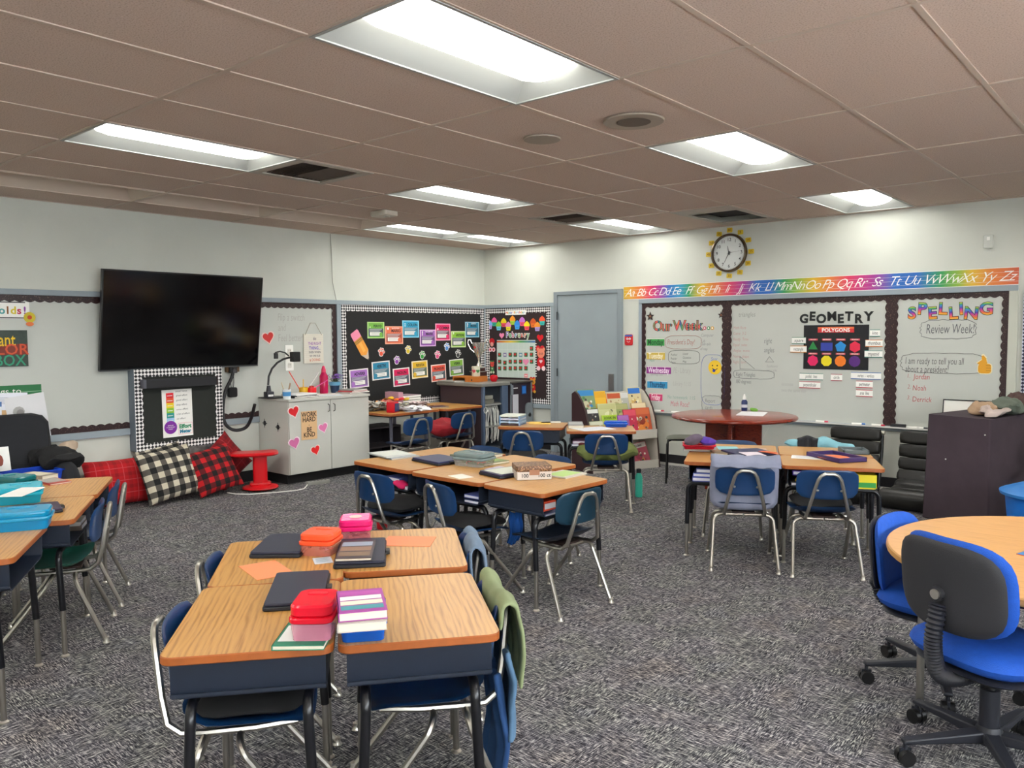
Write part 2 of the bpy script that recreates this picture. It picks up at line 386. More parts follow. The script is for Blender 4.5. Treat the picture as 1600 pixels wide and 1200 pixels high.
# ---------------------------------------------------------------- light fixtures
PAN = mat('#8e908c', .5); PANOFF = mat('#c8b8a8', .6)
m, t = mk('lit_lens'); t.b.inputs['Base Color'].default_value = (.9, .9, .88, 1)
t.b.inputs['Emission Color'].default_value = (1, .99, .95, 1); t.b.inputs['Emission Strength'].default_value = LENS_POWER; LENSON = m
LENSOFF = mat('#d8d2c4', .4); LENSEND = mat('#f4f2ec', .4)
def fixture(r, c, lit, label):
    PAN = mat('#9a9c98', .5) if lit else PANOFF
    o = thing('ceiling_light', label, 'light', loc=(cx(c), ry(r), H), group='recessed fluorescent fixtures in the ceiling')
    W, D, e = .61, 1.22, .016
    mb = MB(); fl = [(0, 0, W, e), (0, D-e, W, D), (0, 0, e, D), (W-e, 0, W, D)]
    for a, b, c2, d in fl: mb.box(a, c2, b, d, -.006, .002, PAN)
    mb.build('frame', o, smooth=False)
    mb = MB(); z = .085
    i0 = [(e, e, 0), (W-e, e, 0), (W-e, D-e, 0), (e, D-e, 0)]; i1 = [(.15, .10, z), (W-.15, .10, z), (W-.15, D-.10, z), (.15, D-.10, z)]
    mb.add(i0+i1, [(0, 1, 5, 4), (1, 2, 6, 5), (2, 3, 7, 6), (3, 0, 4, 7), (4, 5, 6, 7)], PAN)
    mb.box(.0, W, .0, D, z+.005, z+.02, PAN)
    mb.build('reflector_pan', o, smooth=False)
    L = LENSON if lit else LENSOFF; mb = MB(); N = 12; ys = [(.075, .0), (.09, .55), (.125, .86), (.18, 1), (D-.18, 1), (D-.125, .86), (D-.09, .55), (D-.075, 0)]
    vs = []
    for y, s in ys:
        for k in range(N+1):
            a = math.pi*k/N; q = .45+.55*s; vs.append((W/2-.165*math.cos(a)*q, y, z-.070*math.sin(a)*s))
    fs = [(j*(N+1)+k, (j+1)*(N+1)+k, (j+1)*(N+1)+k+1, j*(N+1)+k+1) for j in range(len(ys)-1) for k in range(N)]
    mb.add(vs, fs, L)
    if lit:
        e_ = mb.slot(LENSEND)
        for q in list(range(N))+list(range(6*N, 7*N)): mb.mi[q] = e_; mb.build('lens', o)
    return o
FL = {(0, 0): 'large lit fluorescent fixture nearest the viewer at top centre', (0, -4): 'long lit fluorescent fixture above the left side touching the louvred vent',
      (2, 0): 'lit fluorescent fixture right of the big round speaker', (4, 0): 'lit fluorescent fixture against the clock wall, right of the clock',
      (2, -4): 'lit fluorescent fixture between the alarm box and the round speakers', (4, -4): 'lit fluorescent fixture just behind the small vent near the corner',
      (3, -7): 'lit fluorescent fixture along the television wall, before the corner one', (4, -7): 'lit fluorescent fixture tucked into the far room corner',
      (0, -7): 'unlit fixture over the television wall at far left', (1, -7): 'middle one of the three unlit fixtures above the television wall', (2, -7): 'unlit fixture directly before the lit ones on the television wall'}
proto = {}
for lit, S in ((True, LIT), (False, UNLIT)):
    for r, c in sorted(S):
        lab = FL.get((r, c), 'lit fluorescent fixture in the ceiling behind the viewer')
        if lit not in proto: proto[lit] = fixture(r, c, lit, lab)
        else: dup(proto[lit], T(cx(c), ry(r), H), lab)
# vents
def vent(r0, r1, c, label, slats=True, op=None):
    o = thing('ceiling_vent', label, 'vent', loc=(cx(c), ry(r0), H)); D = (r1-r0)*1.22; W = .61; op = op or (.06, D-.06)
    mb = MB()
    for q in ((0, W, 0, op[0]), (0, W, op[1], D), (0, .06, op[0], op[1]), (W-.06, W, op[0], op[1])): mb.box(*q, -.008, 0, mat('#a79f92', .5))
    mb.build('frame', o, smooth=False)
    mb = MB(); mb.box(.05, W-.05, op[0]-.01, op[1]+.01, .05, .06, mat('#1a1512', .9)); mb.build('duct_back', o, smooth=False)
    if slats:
        k = int((op[1]-op[0])/.035)
        for i in range(k):
            y = op[0]+.017+i*.035; mb = MB(T(0, y, .012, rx=rad(40 if i < k*.55 else -40))); mb.box(.06, W-.06, -.014, .014, -.001, .001, mat('#5c5148', .6))
            mb.build('slat', o, smooth=False)
    return o
vent(1, 1.5, -4, 'square louvred ceiling vent at the end of the long left fixture')
vent(3.5, 4, -4, 'small louvred ceiling vent in front of a lit fixture near the corner')
vent(4, 5, -2, 'ceiling panel with a wide black air opening above the clock', False, (.27, .98))
x, y = FP(600, 330, H); o = thing('smoke_alarm', 'white box alarm on the ceiling left of a lit fixture', 'alarm', loc=(x, y, H-.003))
mb = MB(); mb.prism(rrect(.22, .16, .02), -.045, 0, mat('#c9c3b4', .5), ch=.006); mb.build('housing', o)
mb = MB(); mb.cyl((.03, 0, -.052), (.03, 0, -.045), .03, mat('#b0aa9c', .5)); mb.build('sensor_cap', o)
for (px, py), R, lab in (((990, 188), .165, 'large round speaker grille in the ceiling'), ((847, 216), .11, 'small round speaker grille in the ceiling left of the large one')):
    x, y = FP(px, py, H); o = thing('ceiling_speaker', lab, 'speaker', loc=(x, y, H-.003))
    mb = MB(); mb.lathe([(R*.55, -.006), (R*.97, -.008), (R, 0)], mat('#9d9182', .6), 28); mb.build('rim', o)
    mb = MB(); mb.lathe([(.001, -.009), (R*.56, -.0085)], mat('#655b50', .9, bump=.6, bs=500) if R > .15 else mat('#9d9182', .6), 24); mb.build('grille', o)

# ---------------------------------------------------------------- rails, door, trim
def trim(n, boxes, m=RAIL):
    mb = MB()
    for b in boxes: mb.box(*b, m)
    return struct(mb.build('trim_%d' % n, smooth=False, bev=.003))
trim(1, [(0, .03, -8.6, 0, 1.852, 1.9)])                                     # upper rail, left wall
trim(2, [(0, .03, -8.6, -4.83, .605, .665), (0, .03, -3.97, -2.49, .605, .665), (0, .03, -2.49, 0, .6, .65)])
trim(3, [(0, .03, -2.49, -2.43, .65, 1.852), (0, .028, -.03, 0, .65, 1.852)])
trim(4, [(.03, 1.222, -.03, 0, 1.852, 1.9), (1.16, 1.222, -.03, 0, 0, 1.852), (.03, 1.16, -.03, 0, .545, .60)])
trim(5, [(1.222, 1.28, -.045, 0, 0, 2.03), (2.175, 2.233, -.045, 0, 0, 2.03), (1.28, 2.175, -.045, 0, 1.985, 2.03)], mat('#7f888d', .5))
trim(6, [(2.46, 6.23, -.03, 0, 1.85, 1.9), (2.46, 2.5, -.03, 0, .12, 1.85)])
trim(7, [(2.5, 6.17, -.028, 0, .565, .612)])
trim(8, [(6.165, 6.235, -.03, 0, .56, 1.85)], mat('#b9bbae', .6))
mb = MB(); mb.box(1.28, 2.175, -.03, 0, .01, 1.985, DOORM); door = struct(mb.build('door_1', smooth=False))
for z in (1.73, 1.02, .32): mb = MB(); mb.cyl((1.285, -.052, z-.05), (1.285, -.052, z+.05), .009, mat('#3a3d40', .4, .6)); mb.build('hinge', door)
mb = MB(); mb.prism(rrect(.075, .2, .006, cx=2.085, cy=.92), 0, .008, STEEL, M=WM('R', 0, 0, .03)); mb.build('lock_plate', door)
mb = MB(); mb.cyl((2.085, -.03, .80), (2.085, -.08, .80), .012, STEEL); mb.tube([(2.085, -.08, .8), (2.02, -.085, .8), (1.975, -.085, .8)], .01, STEEL); mb.build('handle', door)

# ---------------------------------------------------------------- whiteboards and bulletin boards
def board(name, label, cat, wall, u0, u1, v0, v1, surf, borders, bm, per=.075, wd=.06, amp=.014, n=.004, th=.008):
    o = thing(name, label, cat, WM(wall, u0, v0, n)); W, Hh = u1-u0, v1-v0
    mb = MB(); mb.box(0, W, 0, Hh, 0, th, surf); mb.build('panel', o, smooth=False)
    P = {'t': ((0, Hh), (W, Hh), -1), 'b': ((0, 0), (W, 0), 1), 'l': ((0, 0), (0, Hh), -1), 'r': ((W, 0), (W, Hh), 1)}
    for b in borders:
        mb = MB(); q = P[b]; scallop(mb, q[0], q[1], wd, th+.002+.0012*'tblr'.index(b), bm, per, amp, q[2]); mb.build('scalloped_border', o, smooth=False)
    return o
wbl = board('whiteboard', 'long whiteboard behind the television with brown scalloped border', 'whiteboard', 'L', -8.5, -2.495, .665, 1.852, WB, 'tbr', BROWNB)
board('bulletin_board', 'black bulletin board with grammar cards and diamond border', 'board', 'L', -2.43, -.032, .65, 1.852, CORK, 'tblr', CHK, .07, .075, .012)
board('bulletin_board', 'narrow bulletin board with the February calendar and cupcakes', 'board', 'R', .032, 1.16, .60, 1.852, mat('#2a1a1c', .8, var=.08, vs=40), 'tblr', CHK, .07, .075, .012)
board('whiteboard', 'whiteboard section with the weekly plan beside the door', 'whiteboard', 'R', 2.5, 3.556, .612, 1.85, WB, 'tl', BROWNB, wd=.055)
board('whiteboard', 'middle whiteboard section with the geometry poster', 'whiteboard', 'R', 3.558, 5.217, .612, 1.85, WB, 't', BROWNB, wd=.058)
board('whiteboard', 'right whiteboard section headed by rainbow spelling letters', 'whiteboard', 'R', 5.219, 6.165, .612, 1.85, WB, 'tr', BROWNB, wd=.055)
for u, lab in ((3.557, 'dark brown scalloped garland between the weekly plan and the geometry board'), (5.218, 'dark brown scalloped garland between the geometry and spelling boards')):
    g = thing('garland', lab, 'garland', WM('R', u, .615, .0125)); 
    for k, s_ in ((-1, 1), (1, -1)):
        mb = MB(); scallop(mb, (-k*.002, 0), (-k*.002, 1.232), .062, .003+.0015*k, BROWNB, .075, .014, s_); mb.build('scalloped_strip', g, smooth=False)
CHK2 = checks('navy_white_dots', '#14193a', '#c8ccd8', 46)
board('bulletin_board', 'board edge with navy and white diamond border at far right', 'board', 'R', 6.27, 8.6, .75, 1.85, mat('#1b1d2c', .8), 'tbl', CHK2, .07, .09, .012)
mb = MB(); mb.tube([(0, -2.538, H-.01), (.012, -2.536, 2.4), (.012, -2.53, 2.1), (.03, -2.497, 1.9)], .004, mat('#8e8e84', .6), 6)
tag(mb.build('cable'), 'thin grey cable running down the wall right of the television', 'cable')
# cutouts and cards ------------------------------------------------
NB = .0125       # stands this far off the boards
def flat_thing(name, label, cat, wall, u, v, mb, n=NB, rot=0, group=None):
    o = mb.build(name, smooth=False); o.matrix_local = WM(wall, u, v, n, rot); return tag(o, label, cat, group)
CP = lambda x, y: (520+x/4.4444, 440+y/4.4444)
def card(px0, py0, px1, py1, col, title, small, label, rot=0, dark='#4b5660', edge=None, icon=None):
    u0, v0 = LW(*CP(px0, py0)); u1, v1 = LW(*CP(px1, py1)); W, Hh = (u1-u0)*.97, (v0-v1)*.97; e = mat(edge or '#e7e3df', .6)
    mb = MB(); mb.box(-W/2, W/2, -Hh/2, Hh/2, 0, .002, e); c = mat(col, .5); k = .0024
    mb.rect(-W*.44, W*.44, Hh*.1, Hh*.44, k, c); mb.rect(-W*.44, W*.44, -Hh*.44, Hh*.1, k, mat(dark, .6))
    mb.rect(-W*.44, W*.44, -Hh*.44, -Hh*.38, k+.0003, c)
    mb.text(title, Hh*.22, W*.03 if not icon else W*.1, Hh*.24, k+.0006, INK, off=.03, sx=min(1.0, 5.2/len(title)))
    if small: mb.text(small, Hh*.09, W*.08, Hh*.385, k+.0006, PAPER, off=.02)
    if icon: mb.text(icon, Hh*.34, -W*.34, Hh*.27, k+.0006, PAPER, off=.05)
    for i, q in enumerate((.06, .0, -.06)): mb.rect(-W*.38, W*(.36-.07*i), Hh*(q-.015), Hh*(q+.012), k+.0005, mat('#b9bcc0', .6))
    mb.rect(-W*.36, W*.3, -Hh*.33, -Hh*.12, k+.0005, PAPER)
    for q in (-.18, -.26): mb.rect(-W*.3, W*.2, Hh*q-.0025, Hh*q+.0015, k+.0008, mat('#7d7d82', .6))
    mb.flat(ngon(W*.1, 12, cx=W*(.3 if not rot else -.32), cy=-Hh*.26), k+.0008, c)
    flat_thing('grammar_card', label, 'card', 'L', (u0+u1)/2, (v0+v1)/2, mb, rot=rot, group=None)
card(232, 278, 355, 395, '#72b043', 'PERIOD', '', 'green card headed PERIOD, upper left of the black board', edge='#b7d98e', icon='.')
card(355, 308, 485, 435, '#e0714f', 'MARKS', 'QUOTATION', 'orange card headed MARKS on the black board', dark='#a5513f', edge='#f0a98c', icon='"')
card(475, 268, 595, 390, '#2a9bc0', 'COLON', '', 'bright blue card headed COLON', dark='#3d7f96', edge='#8fd3ea', icon=':')
card(597, 332, 712, 450, '#9a5fb0', 'MARK', 'EXCLAMATION', 'purple card headed MARK with exclamation sign', dark='#65427a', edge='#dcb6dd', icon='!')
card(705, 290, 813, 410, '#d81f60', 'COMMA', '', 'hot pink card headed COMMA in the upper row', dark='#6b4450', edge='#f0a3bd', icon=',')
card(815, 343, 920, 457, '#86b93a', 'APOSTROPHE', '', 'lime green card headed APOSTROPHE', edge='#d2e3a8', icon="'")
card(912, 278, 1013, 388, '#1f7fa0', 'MARK', 'QUESTION', 'teal card with question mark, last of the upper row', dark='#3b6478', edge='#9cc8d8', icon='?')
card(108, 608, 246, 735, '#a66fc0', 'ADVERB', '', 'lilac card headed ADVERB behind the cabinet top', .05, dark='#76648a')
card(264, 554, 395, 678, '#2b86a8', 'ADJECTIVE', '', 'blue white-edged card headed ADJECTIVE', .05, dark='#3f6c7c')
card(411, 601, 532, 722, '#d21a58', 'NOUN', '', 'crimson white-edged card headed NOUN in the lower row', .05)
card(541, 550, 656, 668, '#d9b02c', 'PREPOSITION', '', 'yellow card headed PREPOSITION', .04, dark='#5c6a58', edge='#efe3c2')
card(676, 575, 783, 690, '#dc4f38', 'PRONOUN', '', 'red-orange card headed PRONOUN in the lower row', .05, edge='#f0d6cc')
card(803, 539, 905, 652, '#83b441', 'VERB', '', 'green white-edged card headed VERB above the desktop cart', .05, dark='#56645c')
def paw(px, py, col, label):
    u, v = LW(*CP(px, py)); s = .05; mb = MB(); z = .0015; W_ = mat('#eceae6', .6); c = mat(col, .6)
    toes = [(-.72, .25, .3), (-.28, .78, .3), (.28, .78, .3), (.72, .25, .3)]
    for k, (mm, ex, h) in enumerate(((W_, .14, 0), (c, 0, .0025))):
        mb.prism([(x*s, (y-.3)*s) for x, y in ngon(.55+ex, 14)], h, h+z, mm)
        for i, (x, y, r) in enumerate(toes): mb.prism([(a*s, b*s) for a, b in ngon(r*.75+ex, 10, cx=x, cy=y)], h+.0002*(i+1), h+z+.0002*(i+1), mm)
    flat_thing('paw_cutout', label, 'cutout', 'L', u, v, mb, rot=-.2, group=None)
for px, py, col, nm in ((332, 492, '#e2573a', 'orange'), (440, 548, '#8a3fa5', 'purple'), (518, 475, '#d9c02e', 'yellow'), (616, 512, '#2f9a3e', 'green'), (722, 510, '#e0558a', 'pink'), (787, 455, '#4a83c8', 'blue'), (865, 502, '#3a3a3e', 'charcoal')):
    paw(px, py, col, nm+' paw print cutout on the black bulletin board')
# pencil cutout
p0 = Vector(LW(*CP(140, 348))); p1 = Vector(LW(*CP(245, 545))); L = (p1-p0).length; an = math.atan2(p1.y-p0.y, p1.x-p0.x)
mb = MB(); hw = .062
mb.prism([(0, -hw*.85), (.02, -hw), (.10, -hw), (.10, hw), (.02, hw), (0, hw*.85)], 0, .003, mat('#e88aa8', .6))
mb.prism([(.10, -hw), (.155, -hw), (.155, hw), (.10, hw)], 0, .0032, mat('#c98b3c', .5)); mb.rect(.115, .125, -hw, hw, .0036, mat('#8a6a2c', .5)); mb.rect(.135, .143, -hw, hw, .0036, mat('#8a6a2c', .5))
mb.prism([(.155, -hw), (L-.11, -hw), (L-.07, 0), (L-.11, hw), (.155, hw)], 0, .003, mat('#e79a3a', .6)); mb.rect(.155, L-.12, -hw*.3, hw*.35, .0034, mat('#f0ad52', .6))
mb.prism([(L-.112, -hw), (L-.02, -.012), (L-.02, .012), (L-.112, hw), (L-.075, 0)], 0, .0028, mat('#c9b8a8', .6)); mb.prism([(L-.02, -.012), (L, 0), (L-.02, .012)], 0, .0028, mat('#55504e', .5))
flat_thing('pencil_cutout', 'big orange pencil cutout with pink eraser on the black board', 'cutout', 'L', p0.x, p0.y, mb, rot=an)

# ---------- February board on the right wall
Q = lambda x, y: (740+x/11.4286, 470+y/11.4286)
Q2 = lambda x, y: (740+x/11.4286, 565+y/11.4286)
cup = [(300, 430, '#7fb2e8', '#b49ad8'), (380, 375, '#ec5f9e', '#27a58a'), (460, 450, '#8cc43c', '#6cc5dc'), (548, 390, '#f0d31c', '#e0435a'), (632, 455, '#e88cc0', '#ecd82a'), (707, 350, '#ee9628', '#a8cf3a'), (790, 430, '#2c86dc', '#3a9be8'), (878, 370, '#c070c8', '#e8507a'), (962, 445, '#f4e01c', '#ee4a5c'), (1075, 395, '#c8541c', '#e0701c'), (1150, 460, '#f0962c', '#b8a0dc'), (1235, 355, '#e8542c', '#35b0a8')]
cn = ['sky blue', 'pink and green', 'lime', 'yellow and red', 'pink and yellow', 'orange and lime', 'deep blue', 'violet', 'yellow with red cup', 'brown-orange', 'orange and lilac', 'red-orange and teal']
for (px, py, a, b), nm in zip(cup, cn):
    u, v = RW(*Q(px, py)); mb = MB(); s = .043
    mb.prism([(-s*.75, -s*1.35), (s*.75, -s*1.35), (s, -.1*s), (-s, -.1*s)], 0, .002, mat(b, .6))
    mb.prism([(-s*1.1, -.15*s), (s*1.1, -.15*s), (s*1.15, .35*s), (s*.7, s), (0, s*1.45), (-s*.7, s), (-s*1.15, .35*s)], 0, .0026, mat(a, .6))
    mb.text('o.o', s*.7, 0, -s*.7, .0032, INK)
    flat_thing('cupcake_cutout', nm+' cupcake cutout in the row above February', 'cutout', 'R', u, v, mb)
u0, v0 = RW(*Q(585, 175)); u1, v1 = RW(*Q(950, 245)); mb = MB(); mb.box(-(u1-u0)/2, (u1-u0)/2, -.03, .03, 0, .002, PAPER)
cols = ['#d8462c', '#e59a2c', '#3d9c4a', '#2f7fc4', '#8c4ab0']
for i, ch in enumerate('Happy Birthday'): mb.text(ch, .042, -(u1-u0)/2+.02+i*(u1-u0-.03)/14, 0, .0026, mat(cols[i % 5], .6), off=.03)
flat_thing('birthday_banner', 'small multicoloured happy birthday strip above the cupcakes', 'banner', 'R', (u0+u1)/2, (v0+v1)/2, mb, n=.018)
cols = ['#7a52c0', '#3c9c50', '#c04080', '#50a0c8', '#6aa038', '#d04838', '#e08030', '#4a9a4a']
u0, v0 = RW(*Q(610, 610)); u1, _ = RW(*Q(985, 610))
mb = MB()
for i, ch in enumerate('February'):
    x = (u1-u0)*i/7; mb.text(ch, .1, x, 0, .001, PAPER, off=.09, sx=.8); mb.text(ch, .1, x, 0, .0022, mat(cols[i], .6), off=.02, sx=.8)
flat_thing('month_letters', 'bubble letters spelling February above the calendar', 'letters', 'R', u0, v0, mb)
def hearts(wall, u, v, s, col, label, edge=None, rot=0, n=NB):
    mb = MB()
    if edge: mb.prism(heart(s*1.22), 0, .0015, mat(edge, .6))
    mb.prism(heart(s), 0, .0025, mat(col, .6)); return flat_thing('heart_cutout', label, 'cutout', wall, u, v, mb, n, rot)
hearts('R', *RW(*Q(515, 620)), .085, '#e884b0', 'pink heart cutout left of the February letters')
hearts('R', *RW(*Q(1200, 660)), .105, '#d0101c', 'red heart cutout right of the February letters')
ca = RW(*Q(430, 700)); cb = RW(*Q2(1115, 300)); W = cb[0]-ca[0]; Hh = ca[1]-cb[1]
mb = MB(); mb.box(0, W, 0, Hh, 0, .003, mat('#c3d0c8', .6)); mb.rect(0, W, Hh-.035, Hh-.01, .0034, bands('calendar_header', [(0, '#d84830'), (.35, '#e8c030'), (.6, '#50a050'), (1, '#4060b0')]))
for i in range(8): mb.rect(W*i/7-.001, W*i/7+.001, 0, Hh-.035, .0033, mat('#e6ece6', .6))
for i in range(6): mb.rect(0, W, (Hh-.04)*i/5, (Hh-.04)*i/5+.002, .0033, mat('#e6ece6', .6))
for i in range(14): mb.rect(W+.002, W+.022, Hh*.05+i*Hh*.065, Hh*.05+i*Hh*.065+.012, .0015, PAPER)
cal = flat_thing('wall_calendar', 'pale green pocket calendar under the February letters', 'calendar', 'R', ca[0], cb[1], mb)
def datecard(x, y, col='#c81f30', c2='#2f6a3c'):
    u, v = RW(*Q(x, y)); mb = MB(); s = .028; mb.box(-s, s, -s, s, 0, .002, mat(c2, .6)); mb.prism(heart(s*1.4, cx=-.005, cy=.003), .002, .0025, mat(col, .6))
    flat_thing('date_card', 'small red heart date card on the calendar', 'card', 'R', u, v, mb, n=.0165, group='red heart date cards on the calendar')
for x in (480, 670, 760, 950, 1050): datecard(x, 962)
for x in (480, 575, 670, 760, 855, 1050): datecard(x, 1085+(20 if x == 575 else 0))
for x in (480, 575, 670, 760, 855, 950): datecard(x, 1205)
datecard(1050, 850)
for x, nm in ((575, 'left'), (855, 'right')):
    u, v = RW(*Q(x, 965)); mb = MB(); mb.box(-.028, .028, -.028, .028, 0, .002, mat('#6f97a8' if nm == 'right' else '#8c86ac', .6)); mb.rect(-.02, .02, -.008, .008, .0024, PAPER)
    flat_thing('date_card', 'bluish striped date card, %s one of the pair' % nm, 'card', 'R', u, v, mb, n=.0165)
hearts('R', *RW(*Q(950, 1090)), .10, '#e58ab0', 'pink striped heart lying over the calendar', n=.0185)
u, v = RW(*Q2(950, 250)); mb = MB(); mb.box(-.03, .03, -.025, .025, 0, .002, mat('#e68a90', .6)); mb.rect(-.02, .02, -.004, .004, .0024, PAPER)
flat_thing('date_card', 'pink date card at the bottom of the calendar', 'card', 'R', u, v, mb, n=.0165)
def bear(px, py, s, label, cols, kind):
    u, v = RW(px, py); mb = MB(); a, b, c = (mat(q, .6) for q in cols)
    if kind == 0:   # bow above two round paws
        mb.prism(ngon(s*.62, 16, cy=s*.9, ry=s*.55), 0, .002, a); mb.prism(ngon(s*.4, 12, cy=s*.35), .002, .003, b)
        for q in (-1, 1): mb.prism(ngon(s*.42, 12, cx=q*s*.38, cy=-s*.6), 0, .002+.0005*q, c); mb.prism(ngon(s*.2, 10, cx=q*s*.38, cy=-s*.6), .003, .004, a)
    else:
        mb.prism(heart(s*1.1, cx=-s*.1, cy=s*.8), 0, .002, a); mb.prism(ngon(s*.48, 14, cy=s*.45), .002, .003, b)
        for q in (-1, 1): mb.prism(ngon(s*.17, 10, cx=q*s*.36, cy=s*.85), .001, .0026, b); mb.prism(ngon(s*.24, 10, cx=q*s*.32, cy=-s*1.05), .0, .0026, c)
        mb.prism(ngon(s*.48, 14, cy=-s*.45, ry=s*.6), .001, .0024, a); mb.prism(heart(s*.4, cy=-s*.35), .003, .0036, c)
        mb.text('o.o', s*.4, 0, s*.45, .0036, INK)
    flat_thing('valentine_cutout', label, 'cutout', 'R', u, v, mb, n=.022)
bear(770.5, 541, .075, 'red bow valentine cutout left of the calendar top', ('#c8101c', '#e8a090', '#eec4c8'), 0)
bear(847, 559, .13, 'tall red and pink valentine bear right of the calendar', ('#c9121e', '#e88a6c', '#f0d0d4'), 1)
bear(834.5, 601, .085, 'orange and red valentine bear at the lower right of the calendar', ('#c8181c', '#dc9a34', '#e8b83c'), 1)
bear(771, 573, .07, 'green and red valentine cutout at the lower left of the calendar', ('#3c7a44', '#d8483c', '#cfd8b8'), 1)
# ---------------------------------------------------------------- things on the whiteboard wall
RB = ['#d9b12a', '#dc7a30', '#d8385c', '#a02c86', '#4a3c9c', '#1f63b4', '#2390b8', '#2a9450', '#8ab03a', '#d9b12a']
seq = [(0, 0), (.05, 1), (.09, 2), (.12, 3), (.15, 5), (.19, 6), (.215, 7), (.25, 0), (.29, 1), (.335, 2), (.375, 3), (.41, 5), (.45, 5), (.485, 7), (.52, 8), (.56, 0), (.60, 1), (.645, 2), (.70, 3), (.75, 5), (.80, 5), (.85, 7), (.885, 8), (.91, 0), (.95, 1), (1, 2)]
ALPHA = bands('rainbow_banner', [(a, RB[b] if a < 1 else '#c85a3c') for a, b in seq], 0)
mb = MB(); Wd = 6.228-2.242; mb.box(0, Wd, 0, .152, 0, .002, ALPHA)
alph = mb.build('alphabet_banner', smooth=False); alph.matrix_local = WM('R', 2.242, 1.902, .004)
tag(alph, 'long rainbow banner of cursive letters above the whiteboards', 'banner')
mb = MB()
for q in (.03, .07, .11): mb.rect(0, Wd, q, q+.0016, .0004, mat('#e8e4dc', .6))
mb.rect(0, Wd, 0, .004, .0005, PAPER); mb.rect(0, Wd, .148, .152, .0005, PAPER)
for i in range(26):
    L = chr(65+i)+chr(97+i); k = INK if i in (0, 1, 8, 16) else PAPER
    mb.text(L, .125, .08+i*(Wd-.17)/25, .074, .0009, PAPER, shear=.5, off=-.008, sp=.84)
o = mb.build('lettering', alph, smooth=False); o.location = (0, 0, .002)
# clock
cu_, cv_ = 3.573, 2.357; ck = thing('wall_clock', 'round wall clock with brown metal rim ringed by yellow number tags', 'clock', WM('R', cu_, cv_, .002))
mb = MB(); mb.lathe([(.001, 0), (.2, 0), (.207, .012), (.2, .04), (.186, .045), (.178, .03), (.178, .012)], mat('#6e5f50', .25, .85), 48); mb.build('rim', ck)
mb = MB(); mb.lathe([(.001, .0125), (.18, .0125)], mat('#d9ddd9', .4), 40); mb.build('dial', ck)
mb = MB()
for i in range(1, 13):
    a = rad(90-30*i); mb.text(str(i), .048, .14*math.cos(a), .14*math.sin(a), .0135, INK, off=.01)
for i in range(60):
    a = rad(6*i); mb.rect(-.001, .001, .164, .172, .0135, INK, M=T(rz=a))
mb.build('numerals', ck, smooth=False)
for nm, a, L, wd in (('hour_hand', 90-347, .075, .006), ('minute_hand', 90-207, .115, .0045), ('second_hand', 90-83, .12, .0012)):
    mb = MB(T(rz=rad(a))); mb.prism([(-.02, -wd), (L, -wd*.4), (L, wd*.4), (-.02, wd)], .016+.002*len(nm)/10, .0175+.002*len(nm)/10, INK); mb.build(nm, ck, smooth=False)
mb = MB(); mb.lathe([(.001, .02), (.01, .02), (.01, .013)], INK, 12); mb.build('hub', ck)
mins = ['60', '5', '10', '15', '20', '25', '30', '35', '40', '45', '50', '55']
for i in range(12):
    a = rad(90-30*i); u, v = cu_+.243*math.cos(a), cv_+.243*math.sin(a); mb = MB(); mb.prism(rrect(.062, .05, .008), 0, .002, mat('#d8b824', .6)); mb.text(mins[i], .036, 0, 0, .0026, mat('#7a4a10', .6), off=.01)
    flat_thing('minute_tag', 'small yellow tag reading %s around the wall clock' % ('sixty', 'five', 'ten', 'fifteen', 'twenty', 'twenty-five', 'thirty', 'thirty-five', 'forty', 'forty-five', 'fifty', 'fifty-five')[i], 'tag', 'R', u, v, mb, n=.003, rot=random.uniform(-.12, .12))
o = thing('wall_sensor', 'small white sensor box high on the wall right of the clock', 'sensor', WM('R', 5.995, 2.286, .001))
mb = MB(); mb.prism(rrect(.072, .115, .008), 0, .022, mat('#c7cac2', .4), ch=.004); mb.build('casing', o); mb = MB(); mb.rect(-.012, .012, .01, .04, .0225, PAPER); mb.build('lens_window', o, smooth=False)
# red faced sign by the door
u, v = RW(983, 531); o = thing('door_sign', 'small red plaque with a smiling face beside the door', 'sign', WM('R', u, v, .001))
mb = MB(); mb.prism(rrect(.11, .13, .02), 0, .012, mat('#c01a20', .4), ch=.003); mb.build('plate', o)
mb = MB(); mb.rect(-.05, .05, .04, .058, .0125, mat('#2a5fb0', .4))
for q in (-.017, .017): mb.flat(ngon(.014, 12, cx=q, cy=.012), .0126, PAPER); mb.flat(ngon(.006, 8, cx=q, cy=.010), .013, INK)
mb.tube([(-.02, -.02, .013), (0, -.028, .013), (.02, -.02, .013)], .003, PAPER, 5); mb.build('face', o, smooth=False)
# our week ---------------------------------------------------------
W1 = lambda x, y: (1000+x/7.5, 480+y/7.5)       # crop of the weekly plan
def wtext(st, x0, x1, y, size, colf, name, label, cat, f=W1, wall='R', bold=.0, shear=0, n=.0135, th=False):
    a = (RW if wall == 'R' else LW)(*f(x0, y)); b = (RW if wall == 'R' else LW)(*f(x1, y)); mb = MB(); W = b[0]-a[0]
    vs, fs = _text(st, shear, bold, 1.0); w0 = max(q.x for q in vs)-min(q.x for q in vs)
    mb.text(st, size, 0, 0, .0008, colf, shear=shear, off=bold, sx=W/(w0*size))
    return flat_thing(name, label, cat, wall, (a[0]+b[0])/2, (a[1]+b[1])/2, mb, n=n)
RBV = bands('rainbow_letters', [(0, '#e8c238'), (.2, '#e0702c'), (.4, '#c83c8c'), (.55, '#5a3ca8'), (.72, '#2f86c8'), (.85, '#40a04c'), (1, '#e0d040')], 1, 'Generated')
RBH = bands('patchwork_letters', [(0, '#d8385c'), (.15, '#3a8a50'), (.3, '#d8385c'), (.45, '#e07a2c'), (.55, '#3c4ca0'), (.7, '#4c9c50'), (.85, '#d83860'), (1, '#e0b030')], 0, 'Generated')
